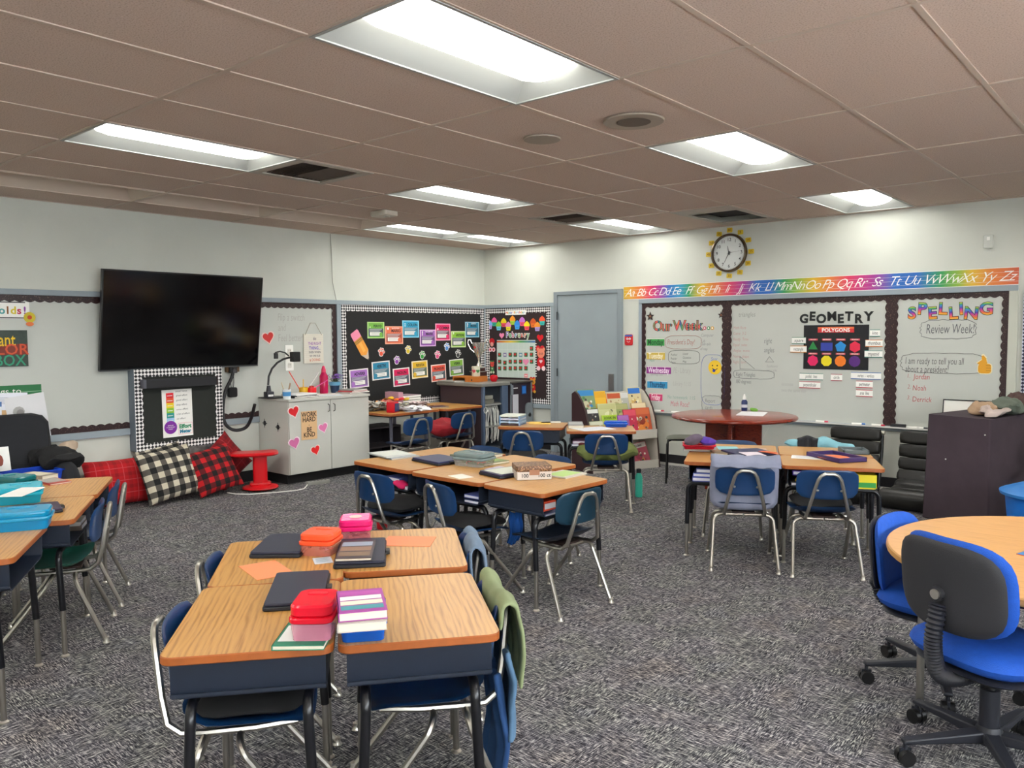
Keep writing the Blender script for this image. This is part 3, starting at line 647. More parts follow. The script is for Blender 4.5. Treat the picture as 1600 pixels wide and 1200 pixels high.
def letters(word, x0, x1, y, size, m, label, f, back=None, jig=0, gap=None):
    a = RW(*f(x0, y)); b = RW(*f(x1, y)); base = []; ws = []
    for ch in word: vs_ = _text(ch, 0.0, .022, 1.0)[0]; ws.append(max(q.x for q in vs_)-min(q.x for q in vs_))
    cen = []; acc = 0
    for w_ in ws: cen.append(acc+w_/2); acc += w_+.16
    for i, ch in enumerate(word):
        t_ = (cen[i]-cen[0])/(cen[-1]-cen[0]); u = a[0]+(b[0]-a[0])*t_; v = a[1]+(b[1]-a[1])*t_+(jig*(1 if i % 2 else -1))
        mb = MB()
        if back: mb.text(ch, size, 0, 0, .0006, back, off=.05)
        mb.text(ch, size, 0, 0, .003, m, off=.022)
        for q in (.0012, .0018, .0024): mb.text(ch, size, 0, 0, q, m, off=.022)
        base.append((ch, flat_thing('letter_cutout', label % (ch if word.count(ch) == 1 else ch+' (%s of two)' % ('first' if word[:i+1].count(ch) == 1 else 'second')), 'letter', 'R', u, v, mb, n=.0135, rot=random.uniform(-.08, .08) if jig else 0)))
    return base
letters('Our', 215, 352, 225, .155, RBH, 'patchwork letter %s of Our on the weekly plan', W1, INK)
letters('Week', 470, 700, 218, .15, RBH, 'patchwork letter %s of Week on the weekly plan', W1, INK)
for i, x in enumerate((765, 810, 855)):
    u, v = RW(*W1(x, 245)); mb = MB(); mb.prism(ngon(.019, 14), 0, .002, mat(('#c8385c', '#3c8c50', '#d8a030')[i], .6)); mb.prism(ngon(.01, 10), .002, .003, PAPER)
    flat_thing('dot_cutout', ('first', 'second', 'third')[i]+' of the three dots after Week', 'cutout', 'R', u, v, mb)
G = lambda x, y: (1240+x/4.4444, 400+y/4.4444)
letters('GEOMETRY', 76, 524, 430, .12, mat('#0f0f12', .4), 'thick black letter %s of GEOMETRY', G, mat('#3d4a40', .5), .012)
letters('SPELLING', 825, 1340, 385, .15, RBV, 'rainbow letter %s of SPELLING', G, INK, .02)
def star(px, py, s, label):
    u, v = RW(*W1(px, py)); mb = MB(); mb.prism([(s*(1 if i % 2 == 0 else .45)*math.sin(math.pi*i/5), s*(1 if i % 2 == 0 else .45)*math.cos(math.pi*i/5)) for i in range(10)][::-1], 0, .003, BROWNB)
    mb.flat(ngon(s*.25, 10), .0034, mat('#8a5a3c', .5)); flat_thing('star_cutout', label, 'cutout', 'R', u, v, mb, n=.018)
star(130, 108, .055, 'brown star at the top left of the weekly plan'); star(960, 92, .04, 'brown star on the garland right of the weekly plan')
days = [('Monday', 85, 292, 408, '#3f9a4a', '#1d4a28'), ('Tuesday', 85, 300, 567, '#cdb14a', '#f2ecd0'), ('Wednesday', 85, 370, 732, '#8d2f86', '#f0d8ee'), ('Thursday', 92, 328, 900, '#3590be', '#123f66'), ('Friday', 115, 270, 1048, '#d03a70', '#f6d8e2')]
for d, x0, x1, y, c1, c2 in days:
    a = RW(*W1(x0, y)); b = RW(*W1(x1, y)); W = b[0]-a[0]; mb = MB(); mb.box(-W/2, W/2, -.042, .042, 0, .002, mat(c1, .6)); mb.rect(-W/2, W/2, .034, .04, .0022, PAPER)
    mb.text(d, .09, 0, -.004, .0028, mat(c2, .6), off=.02, sx=min(1, W/(.055*len(d)))); flat_thing('day_label', 'label reading %s on the weekly plan' % d, 'label', 'R', (a[0]+b[0])/2, a[1], mb)
def note(lines, x, y, size, col, label, f=W1, gap=1.25, box=None, wall='R', sx=.8):
    u, v = (RW if wall == 'R' else LW)(*f(x, y)); mb = MB(); m = mat(col, .7)
    for i, l in enumerate(lines): mb.text(l, size, 0, -i*size*gap, .0004, m, shear=.12, off=-.006, sx=sx, align='L')
    if box:
        for b in box:
            pts = []; x0, x1, y0, y1, bump_ = b; N = 40
            for i in range(N):
                a = 2*math.pi*i/N; c, s_ = math.cos(a), math.sin(a); R = (abs(c)**4+abs(s_)**4)**-.25; w_ = 1+bump_*math.sin(i*2.4)
                pts.append(((x0+x1)/2+(x1-x0)/2*R*c*w_, (y0+y1)/2+(y1-y0)/2*R*s_*w_, .001))
            mb.tube(pts, .0018, m, 4, closed=True)
    return flat_thing('marker_writing', label, 'writing', wall, u, v, mb, n=.0125)
note(["President's Day!"], 330, 410, .085, '#a8645c', "red marker words President's Day in a cloud outline", box=[(-.03, .42, -.075, .075, .02)], sx=.62)
note(['Author', 'Reader', 'Team'], 368, 556, .035, '#3c3c40', 'three small handwritten words inside a hand-drawn loop on the weekly plan', box=[(-.03, .36, -.10, .05, .0)])
note(['Linear', 'Question', 'Map'], 508, 546, .035, '#3c3c40', 'three small words beside the loop, right column on the weekly plan')
note(['Computer', '  Lab'], 725, 330, .05, '#8a8a8c', 'faint marker words at the upper right of the weekly plan', sx=.7)
note(['- Lab quiz', ' of map'], 715, 430, .045, '#7c7c80', 'faint dashed note below the upper right words of the plan', sx=.7)
note(['Math'], 120, 625, .04, '#5a9a8c', 'small green marker word under the Tuesday label')
note(['PE - Library'], 400, 740, .09, '#a9a9a6', 'pale marker line beside the Wednesday label', sx=.5)
note(['Spelling Test'], 130, 785, .04, '#9a9a98', 'small pale words under the Wednesday label')
note(['Library 11:15'], 395, 895, .07, '#a9a9a6', 'pale marker line beside the Thursday label', sx=.6)
note(['No homework  1:15'], 330, 1050, .06, '#7fa096', 'pale green marker line beside the Friday label', sx=.7)
note(['Math Race!'], 365, 1130, .085, '#c4566c', 'pink marker words Math Race at the foot of the weekly plan', sx=.62)
note(['Report', 'cards'], 770, 1095, .06, '#77777a', 'words in a boxed note at the lower right of the weekly plan', box=[(-.04, .2, -.12, .06, .03)], sx=.7)
# yellow smiley on a loop
u, v = RW(*W1(885, 705)); o = thing('smiley_cutout', 'yellow smiley face cutout on the weekly plan beside the garland', 'cutout', WM('R', u, v, .0135))
mb = MB(); mb.prism(ngon(.078, 24), 0, .002, mat('#e8c02a', .6)); mb.build('face', o, smooth=False)
mb = MB()
for q in (-.028, .028): mb.flat(ngon(.008, 10, cx=q, cy=.02), .0026, INK)
mb.tube([(-.03, -.01, .003), (0, -.03, .003), (.03, -.012, .003)], .004, INK, 5); mb.flat(ngon(.018, 10, cx=-.01, cy=-.035), .003, mat('#2c3c9c', .6)); mb.build('features', o, smooth=False)
note(['Soar'], 840, 610, .06, '#4a62c0', 'blue word above the smiley face with loop around it', box=[(-.12, .16, -.5, .05, .0)], sx=.7)
# middle board writing
Wm = lambda x, y: (960+x/5, 400+y/5)
note(['triangles'], 975, 460, .07, '#8a8a86', 'faint word at the top left of the geometry board', Wm)
note(['Math Race', 'Game  3-2', 'Ready  Time', 'Equal  sides', 'Angles  more', 'Name  shape', 'Right  turn'], 935, 562, .045, '#b98a84', 'faint red list of words at left of the geometry board', Wm, 1.35, sx=.75)
note(['right', 'angles'], 1175, 665, .075, '#6e6e70', 'handwritten words in the middle of the geometry board', Wm, sx=.6)
note(['Right Triangles', ' 180 degrees'], 955, 925, .06, '#66666a', 'boxed handwritten words under the drawn right triangle', Wm, box=[(-.03, .42, -.04, .05, .03)], sx=.6)
note(['Equilateral', 'same side'], 1195, 860, .035, '#9a9a9a', 'faint words below the small drawn triangle', Wm)
note(['isosceles', 'two the same size'], 1310, 1000, .05, '#a8a8a6', 'faint two-line note at the bottom of the geometry board', Wm, sx=.7)
def tri(pts, label, f=Wm):
    P = [RW(*f(*p)) for p in pts]; mb = MB(); mb.tube([(p[0]-P[0][0], p[1]-P[0][1], .001) for p in P], .0022, mat('#66666a', .7), 4, closed=True)
    flat_thing('marker_drawing', label, 'drawing', 'R', P[0][0], P[0][1], mb, n=.0125)
tri([(985, 785), (985, 880), (1100, 882)], 'right triangle drawn in marker on the geometry board')
tri([(1185, 828), (1215, 785), (1250, 828)], 'small triangle drawn in marker on the geometry board')
# polygons poster
a = (4.388, 1.573); W, Hh = .628, .44
o = thing('polygon_poster', 'black poster of eight coloured polygons under GEOMETRY', 'poster', WM('R', 4.39, 1.135, .0135))
mb = MB(); mb.box(0, W, 0, Hh, 0, .002, mat('#0d0d14', .25)); mb.build('sheet', o, smooth=False)
mb = MB(); mb.rect(.14, .49, .365, .42, .0024, mat('#cc2630', .4)); mb.rect(.14, .49, .40, .42, .0027, mat('#e06a3c', .4)); mb.text('POLYGONS', .052, .315, .388, .0031, PAPER, off=.03)
names = ['TRIANGLE', 'RECTANGLE', 'PENTAGON', 'HEXAGON', 'HEPTAGON', 'OCTAGON', 'NONAGON', 'DECAGON']
pc = ['#1d7a3a', '#2f3f9c', '#1f86cc', '#dc2448', '#d81a5c', '#e6d21c', '#ec7a1c', '#521f74']
for i in range(8):
    x = .095+(i % 4)*.135; y = .225 if i < 4 else .085; m_ = mat(pc[i], .5); k = (3, 4, 5, 6, 7, 8, 9, 10)[i]
    poly = rrect(.115, .08, .001, 1, x, y) if i == 1 else ngon(.055, k, math.pi/2 if k % 2 else math.pi/k, x, y)
    mb.flat(poly, .0026, m_); mb.rect(x-.045, x+.045, y+.062, y+.08, .0027, mat('#d8505c', .5)); mb.text(names[i], .014, x, y+.071, .0031, PAPER, off=.02, sx=.9)
mb.build('printed_shapes', o, smooth=False)
G2 = lambda x, y: (1240+x/9.233, 500+y/9.233)
terms = [('square', -15, 185, 295, '#2c7a5c'), ('rectangle', -40, 197, 420, '#c8802c'), ('kite', 1108, 1258, 188, '#2c7a6c'), ('rhombus', 1045, 1295, 335, '#cc742c'), ('trapezoid', 1032, 1290, 490, '#2c7a6c'), ('parallel   lines', 95, 435, 815, '#2a7a68'), ('perpendicular', 90, 395, 935, '#b83048'), ('circle', 545, 710, 828, '#9c2c44'), ('vertex  -  vertices', 835, 1270, 805, '#2c5fa8'), ('perimeter', 908, 1150, 928, '#c03048'), ('area  line', 908, 1150, 1055, '#c03048')]
for w_, x0, x1, y, c in terms:
    p = RW(*G2(x0, y)); q = RW(*G2(x1, y)); W = q[0]-p[0]; h = .034; mb = MB(); mb.box(-W/2, W/2, -h, h, 0, .0018, PAPER)
    mb.rect(-W/2, W/2, h-.006, h, .0022, mat(c, .6)); mb.rect(-W/2, W/2, -h, -h+.007, .0022, mat(c, .6)); mb.text(w_, .048, 0, 0, .0024, INK, shear=.15, sx=min(.8, W/(.03*len(w_))*.9))
    flat_thing('word_strip', 'blue edged word strip at the lower right of the polygon poster' if w_[0] == 'v' else 'paper strip reading %s' % ' '.join(w_.replace('-', ' ').split()), 'label', 'R', (p[0]+q[0])/2, (p[1]+q[1])/2, mb, n=.0165)
# spelling board
note(['Review Week!'], 925, 510, .125, '#55555a', 'marker words Review Week in a cloud outline', G, box=[(-.05, .40, -.085, .085, .04)], sx=.53)
note(['I am ready to tell you all', '   about a president!'], 780, 728, .09, '#4a4648', 'two marker lines about telling of a president in a cloud', G, .85, box=[(-.04, .66, -.108, .075, .03)], sx=.55)
note(['1.', '2.', '3.'], 795, 832, .055, '#b06a6a', 'red marker numbers one to three beside the names', G, 1.85)
note(['Jordan', 'Noah', 'Derrick'], 832, 838, .07, '#bc4a50', 'three names in red marker on the spelling board', G, 1.5, sx=.75)
u, v = RW(1537, 573); mb = MB(); Y = mat('#d99a1c', .5)
for k, (e, z0, z1, mm) in enumerate(((1.14, 0, .0015, mat('#e8dcae', .6)), (1, .0015, .003, Y))):
    mb.prism([(x*e, y*e) for x, y in rrect(.10, .085, .025, cx=.01, cy=-.015)], z0, z1, mm)
    mb.prism([(x*e, y*e) for x, y in [(-.035, .02), (.03, .02), (.02, .075), (.0, .10), (-.015, .095), (-.012, .06), (-.05, .03)]][::-1], z0, z1+.0004, mm)
for q in (-.035, -.012, .01): mb.rect(.02, .06, q, q+.003, .0036, mat('#8a5a10', .6))
flat_thing('thumb_cutout', 'orange thumbs-up cutout at the right of the spelling board', 'cutout', 'R', u, v, mb)
o = thing('small_board', 'small white board in dark frame standing behind the black box', 'whiteboard', T(5.90, -.10, .635, rx=rad(80)))
mb = MB(); mb.box(-.21, .21, 0, .26, 0, .01, PAPER); mb.build('panel', o, smooth=False)
mb = MB()
for q in ((-.215, .215, .252, .262), (-.215, .215, -.002, .008), (-.215, -.207, 0, .26), (.207, .215, 0, .26)): mb.box(*q, -.002, .014, INK)
mb.build('frame', o, smooth=False); mb = MB(); mb.text('oat', .08, -.03, .07, .0105, mat('#8a8a60', .6)); mb.build('scribble', o, smooth=False)
# chalk tray items on the rail
tray = thing('marker_tray', 'pale marker tray under the whiteboards', 'tray', loc=(2.5, -.028, .6))
mb = MB(); mb.box(0, 3.67, -.055, 0, 0, .008, mat('#cfcfca', .5)); mb.box(0, 3.67, -.058, -.052, 0, .014, mat('#cfcfca', .5)); mb.build('ledge', tray, smooth=False)
tc_ = [('#c02040', 'red'), ('#d8d8d4', 'white'), ('#20242c', 'black'), ('#2c8c6c', 'green'), ('#c83858', 'pink'), ('#3068b0', 'blue')]
for i, x in enumerate((2.75, 2.98, 3.30, 3.42, 4.60, 4.95, 5.13, 5.44, 5.50)):
    c, nm = tc_[i % 6]; o = thing('marker', '%s marker lying on the tray, %s counted from the door' % (nm, ('first', 'second', 'third', 'fourth', 'fifth', 'sixth', 'seventh', 'eighth', 'ninth')[i]), 'marker', T(x, -.055, .618, rz=random.uniform(-.2, .2)))
    mb = MB(); mb.cyl((-.06, 0, 0), (.03, 0, 0), .009, PAPER); mb.build('barrel', o); mb = MB(); mb.cyl((.03, 0, 0), (.062, 0, 0), .0095, mat(c, .4)); mb.build('cap', o)
o = thing('eraser', 'dark felt eraser on the tray under the right garland', 'eraser', loc=(5.31, -.055, .608)); mb = MB(); mb.box(-.065, .065, -.022, .022, 0, .02, mat('#2a2c30', .8)); mb.build('felt', o, bev=.003); mb = MB(); mb.box(-.065, .065, -.022, .022, .02, .032, INK); mb.build('back', o, bev=.003)

# ---------------------------------------------------------------- things on the television wall
tv = thing('television', 'large black wall television tilted slightly forward', 'television', WM('L', -4.312, 1.642, .13) @ Matrix.Rotation(rad(9), 4, 'X'))
TW, TH = 1.565, .905
mb = MB(); mb.box(-TW/2, TW/2, -TH/2, TH/2, -.035, .008, mat('#0c0c0e', .35)); mb.box(-TW*.3, TW*.3, -TH*.3, TH*.3, -.06, -.035, BLACK); mb.build('casing', tv, bev=.004)
mb = MB(); e = .012; mb.box(-TW/2+e, TW/2-e, -TH/2+e*1.6, TH/2-e, .006, .0092, mat('#040405', .12, spec=.7)); mb.build('screen', tv, smooth=False)
mb = MB(); mb.box(-TW/2, TW/2, -TH/2-.002, -TH/2+.008, -.03, .011, mat('#77797c', .3, .8)); mb.build('lower_trim', tv, smooth=False)
mb = MB(); mb.box(-.03, .03, -TH/2-.008, -TH/2+.002, 0, .01, mat('#9a9c9e', .3, .8)); mb.build('maker_plate', tv, smooth=False)
mb = MB(); mb.box(-.25, .25, -.07, .07, -.10, -.06, BLACK); mb.build('wall_bracket', tv)
bx = thing('wall_cabinet', 'shallow grey wall box faced in black with black and white diamond border', 'cabinet', WM('L', -4.828, .45, .006)); BW, BH, BD = .853, .755, .125
mb = MB(); mb.box(0, BW, 0, BH, 0, BD, mat('#5f6a74', .6)); mb.build('body', bx, smooth=False, bev=.003)
mb = MB(); mb.box(.01, BW-.01, .01, BH-.01, BD, BD+.003, mat('#1e211d', .85, var=.06)); mb.build('front_panel', bx, smooth=False)
for i, (a, b, s_) in enumerate((((.0, BH), (BW, BH), -1), ((.0, 0), (BW, 0), 1), ((0, 0), (0, BH), -1), ((BW, 0), (BW, BH), 1))):
    mb = MB(); scallop(mb, a, b, .075, BD+.004+.0015*i, CHK, .07, .012, s_); mb.build('scalloped_border', bx, smooth=False)
sb = thing('soundbar', 'black soundbar below the television', 'speaker', WM('L', -4.41, 1.07, .137)); mb = MB(); mb.prism(rrect(.70, .082, .012), 0, .07, mat('#121217', .6, bump=.4, bs=500), ch=.008); mb.build('body', sb)
mb = MB(); mb.prism(rrect(.028, .084, .01, cx=-.352), -.0, .072, mat('#5e5e68', .35, .5), ch=.004); mb.build('end_cap', sb)
mb = MB(); mb.prism(rrect(.012, .084, .005, cx=.352), -.0, .072, mat('#30201f', .4), ch=.003); mb.build('end_cap', sb)
po = thing('effort_poster', 'white effort meter poster with a rainbow thermometer', 'poster', WM('L', -4.575, .555, .1345, .01)); PW, PH = .292, .447
mb = MB(); mb.box(0, PW, 0, PH, 0, .0012, PAPER); mb.build('sheet', po, smooth=False)
mb = MB(); k = .0016
for i, c in enumerate(['#9cc3e8', '#1d8f8c', '#8cc02c', '#efd21c', '#e8552c', '#e0202c']):
    y0 = .135+i*.047; mb.rect(.04, .112, y0, y0+.047, k, mat(c, .6)); mb.rect(.05, .1, y0+.018, y0+.024, k+.0004, PAPER)
mb.flat(ngon(.062, 24, cx=.073, cy=.093), k+.0005, mat('#7a1f96', .6))
for j, s_ in enumerate(('MEASURE', 'YOUR EFFORT', 'TODAY')): mb.text(s_, .013, .073, .11-.017*j, k+.0009, PAPER, off=.01)
mb.text('Effort', .052, .215, .092, k+.0004, mat('#1f8a5c', .6), off=.05); mb.text('Meter', .045, .215, .045, k+.0004, mat('#1c7f9c', .6), off=.05)
mb.tube([(.15, .02, k), (.285, .02, k), (.285, .125, k), (.15, .125, k)], .0015, mat('#d84870', .6), 4, closed=True)
mb.text('EFFORT METER', .017, .19, .425, k, INK)
for i, s_ in enumerate(('great effort', 'good effort', 'okay effort', 'some effort', 'a bit of effort', 'no effort')): mb.text(s_, .024, .135, .388-i*.044, k, INK, shear=.2, align='L')
mb.build('print', po, smooth=False)
# posters, far left
mb = MB(); cn_ = LW(43, 572); tp = LW(40, 516); Wb = .62; Hb = tp[1]-cn_[1]
o = thing('story_poster', 'dark picture book cover poster with yellow red and green words', 'poster', WM('L', cn_[0]-Wb, cn_[1], .0135)); mb.box(0, Wb, 0, Hb, 0, .012, mat('#35423a', .6, var=.2, vs=20)); mb.build('sheet', o, smooth=False)
mb = MB(); mb.rect(0, Wb, Hb*.32, Hb*.62, .0124, mat('#7a2a1c', .6)); mb.text('brilliant', .15, Wb-.24, Hb*.72, .0128, mat('#e0b81c', .6), off=.01, sx=.66)
mb.text('COLOR', .125, Wb-.21, Hb*.46, .0132, mat('#d0502c', .6), off=.01); mb.text('THE BOX', .13, Wb-.25, Hb*.16, .0128, mat('#2c9470', .6), off=.01, sx=.85); mb.build('print', o, smooth=False)
u, v = LW(45, 485); mb = MB(); mb.box(-1.0, 0, -.07, .07, 0, .002, PAPER); mb.rect(-1.0, -.03, .06, .068, .0024, INK); mb.rect(-1.0, -.03, -.068, -.06, .0024, INK)
for i, (ch, c) in enumerate(zip('!sdlonyeR', ['#8c4a9c', '#c8305c', '#d8c02c', '#8c5a2c', '#4a9c9c', '#c82c70', '#3c9c8c', '#5a9c4c', '#c83c3c'])): mb.text(ch, .085, -.035-i*.042, -.005, .0026, mat(c, .6), off=.03)
o = flat_thing('name_banner', 'white name strip in coloured letters at far left', 'banner', 'L', u, v, mb)
u, v = LW(45, 496); mb = MB(); mb.prism(ngon(.045, 18), 0, .002, mat('#cbb82c', .6)); mb.prism(ngon(.018, 12), .002, .003, mat('#c84c20', .6)); mb.prism(ngon(.03, 12, cy=-.055, ry=.018), 0, .003, mat('#d8703c', .6))
flat_thing('flower_cutout', 'yellow round cutout at the end of the name strip', 'cutout', 'L', u, v, mb, n=.017)
u, v = LW(63, 600); o = thing('work_chart', 'green headed chart reading belongs to with clipped papers', 'chart', WM('L', u-.9, v-.52, .0135)); mb = MB(); mb.box(0, .9, 0, .52, 0, .003, mat('#cdc0b8', .6)); mb.box(.89, .9, 0, .45, 0, .006, mat('#a83c34', .6)); mb.build('backing', o, smooth=False)
mb = MB(); mb.box(0, .9, .42, .52, .003, .006, mat('#1f6b3c', .6)); mb.text('work belongs to', .078, .49, .47, .0066, PAPER); mb.rect(0, .9, .462, .465, .0068, mat('#9cc0a0', .6)); mb.build('header', o, smooth=False)
for q, (px, py, r, lab, c) in enumerate(((10, 650, -.03, 'worksheet with small coloured pictures clipped to the green chart', '#e4e6ee'), (42, 652, .12, 'tilted worksheet with a grey sketch clipped to the green chart', '#dcdcde'))):
    u, v = LW(px, py); mb = MB(); mb.box(-.15, .15, -.19, .19, 0, .001, mat(c, .8))
    if q == 0:
        for i, (x, y, c2) in enumerate(((-.08, .1, '#4a70a8'), (0, .03, '#d0a878'), (-.06, -.04, '#4060b0'), (.04, -.03, '#503048'), (-.07, -.1, '#38a088'), (.03, -.12, '#d8603c'))): mb.rect(x-.04, x+.04, y-.02, y+.02, .0016, mat(c2, .6))
        for i in range(5): mb.rect(-.12, .1, .15-i*.012, .153-i*.012, .0015, mat('#8a8a98', .6))
    else:
        mb.flat(ngon(.045, 10, cx=-.06, cy=.06), .0015, mat('#a8a6a4', .8)); mb.flat(ngon(.03, 8, cx=-.05, cy=.05), .0018, mat('#8a8886', .8))
        for i in range(9): mb.rect(-.1, .1, -.02-i*.016, -.016-i*.016, .0015, mat('#b4b2b0', .8))
    flat_thing('worksheet', lab, 'paper', 'L', u, v, mb, n=.022+.004*q, rot=r)
hearts('L', *LW(418, 527), .125, '#c8302c', 'big red heart on the whiteboard right of the television', '#e8c8c0', .2)
note(['Flip a switch', '  and', ' Feel better'], 433, 496, .11, '#a8a6a0', 'faint pencil-like writing above the hanging sign', lambda x, y: (x, y), 1.0, wall='L', sx=.62)
o = thing('hanging_sign', 'small white board sign hung by string reading do the right thing', 'sign', WM('L', -2.936, 1.197, .0135)); SW, SH = .255, .322
mb = MB(); mb.box(0, SW, 0, SH, 0, .012, mat('#d8d3c4', .6)); mb.build('board', o, smooth=False); mb = MB(); z = .0126
for i in range(15): mb.rect(0, SW, SH*i/15, SH*i/15+.001, z, mat('#bdb8ac', .6))
lines = [('do', .05, .27, '#77727c', 0), ('THE RIGHT', .042, .215, '#a06ab0', 0), ('THING...', .05, .165, '#6f58b8', 0), ('EVEN WHEN', .034, .12, '#6e6a70', 0), ('NO ONE ELSE', .028, .08, '#6e6a70', 0), ('is DOING', .042, .035, '#d07a64', 0)]
for s_, sz, y, c, _ in lines: mb.text(s_, sz, SW*.55, y, z+.0006, mat(c, .6), off=.02, sx=.8)
mb.build('lettering', o, smooth=False); mb = MB(); mb.tube([(.02, SH-.01, .014), (.095, SH+.12, .004), (.16, SH+.12, .004), (SW-.02, SH-.01, .014)], .003, mat('#b4ac9c', .8), 5); mb.build('string', o)
o = thing('wall_outlet', 'tall white outlet plate on the wall behind the document camera', 'outlet', WM('L', -3.118, 1.264, .0125)); mb = MB(); mb.prism(rrect(.10, .275, .006), 0, .008, PAPER, ch=.002); mb.build('plate', o)
mb = MB()
for y in (.07, -.08):
    mb.prism(rrect(.045, .055, .01, cy=y), .008, .011, mat('#d8d5cc', .5))
    for q in (-.009, .009): mb.rect(q-.002, q+.002, y, y+.016, .0114, INK)
mb.build('sockets', o, smooth=False)
# cables below the television
o = thing('cable_bundle', 'thick black cable looping from the television to the white cabinet', 'cable'); P = []
for px, py, n in ((365, 575, .08), (362, 590, .08), (352, 612, .10), (348, 640, .12), (352, 662, .14), (366, 672, .16), (384, 668, .2), (393, 652, .28), (398, 632, .36)):
    y, z = LW(px, py, n); P.append((n, y, z))
S = []
for i in range(len(P)-1):
    for k in range(5):
        t_ = k/5; p0 = Vector(P[max(i-1, 0)]); p1 = Vector(P[i]); p2 = Vector(P[i+1]); p3 = Vector(P[min(i+2, len(P)-1)])
        S.append(.5*((2*p1)+(p2-p0)*t_+(2*p0-5*p1+4*p2-p3)*t_*t_+(3*p1-p0-3*p2+p3)*t_**3))
S.append(Vector(P[-1])); mb = MB(); mb.tube(S, .017, mat('#17171a', .6), 8); mb.build('sleeve', o)
y, z = LW(364, 575, .05); o = thing('junction_plate', 'small brown and black cable plate under the television corner', 'outlet', WM('L', y, z-.01, .0125)); mb = MB(); mb.box(-.07, .07, -.03, .04, 0, .04, mat('#5a4024', .6)); mb.box(-.05, .03, -.04, .02, .04, .07, BLACK); mb.build('plate', o, bev=.003)
mb = MB(); mb.cyl((-.01, -.02, .04), (-.01, -.02, .09), .02, mat('#3a3a3e', .4)); mb.build('plug', o)
y, z = LW(364, 613, .06); o = thing('power_adapter', 'black power adapter hanging by thin wires under the television', 'adapter', WM('L', y, z, .03)); mb = MB(); mb.prism(rrect(.095, .10, .018), 0, .04, mat('#0e0e10', .35), ch=.006); mb.build('case', o)
mb = MB()
for q in (-.012, .012): mb.tube([(q, .05, .02), (q*1.6, .1, .02), (q, .17, .03)], .0035, INK, 5)
mb.build('wires', o)
# ---------------------------------------------------------------- desks
DZ = .65
def make_desk(name, label, M, group):
    o = thing(name, label, 'desk', M, group)
    mb = MB(); mb.prism(rrect(.61, .457, .035, 4), DZ-.024, DZ, OAKEDGE, top=OAK, ch=.003); mb.build('desktop', o, ang=30)
    mb = MB(); X, Y, z0, z1 = .272, .205, .508, DZ-.024
    prof = [(-X, z1), (-X, z0+.03), (-X+.009, z0+.009), (-X+.03, z0), (X-.03, z0), (X-.009, z0+.009), (X, z0+.03), (X, z1)]
    inn = [(-X+.004, z1), (-X+.004, z0+.03), (-X+.012, z0+.012), (-X+.03, z0+.004), (X-.03, z0+.004), (X-.012, z0+.012), (X-.004, z0+.03), (X-.004, z1)]
    n = 8; vs = [(x, -Y, z) for x, z in prof]+[(x, Y, z) for x, z in prof]+[(x, -Y, z) for x, z in inn]+[(x, Y, z) for x, z in inn]; fs = []
    for i in range(n-1): fs += [(i, i+1, n+i+1, n+i), (2*n+i, 3*n+i, 3*n+i+1, 2*n+i+1), (i, 2*n+i, 2*n+i+1, i+1)]
    mb.add(vs, fs, DESKMETAL); mb.add([(x, Y-.002, z) for x, z in prof], [tuple(range(n))], DESKMETAL); mb.add([(x, Y, z) for x, z in prof], [tuple(range(n))[::-1]], DESKMETAL)
    mb.box(-X-.007, -X, -Y, Y, z0+.02, z0+.028, DESKMETAL); mb.box(X, X+.007, -Y, Y, z0+.02, z0+.028, DESKMETAL)
    mb.build('book_box', o)
    for sx in (-1, 1):
        for sy in (-1, 1):
            y = sy*.155; fx, fy = sx*.287, sy*.168; k = []
            for i in range(6): a = math.pi/2*i/5; k.append((sx*(.235+.045*math.sin(a)), y, .45+.045*math.cos(a)))
            mb = MB(); mb.tube([(sx*.01, y, .495), (sx*.18, y, .495)]+k+[(fx-sx*.002, fy-sy*.002, .22)], .0148, BLACKTUBE, 10); leg = mb.build('leg', o)
            mb = MB(); mb.cyl((fx-sx*.002, fy-sy*.002, .26), (fx, fy, .012), .0115, CHROME, n=10); mb.lathe([(.019, 0), (.019, .005), (.008, .014), (.008, .02)], GLIDE, 12, c=(fx, fy)); mb.build('leg_insert', leg)
    return o
def rotM(x, y, deg, z=0): return T(x, y, z, rz=rad(deg))
uR = Vector((math.cos(rad(24.2)), math.sin(rad(24.2)))); vR = Vector((-uR.y, uR.x)); OR = Vector((5.412, -3.07))
def Rp(a, b): p = OR+uR*a+vR*b; return p.x, p.y
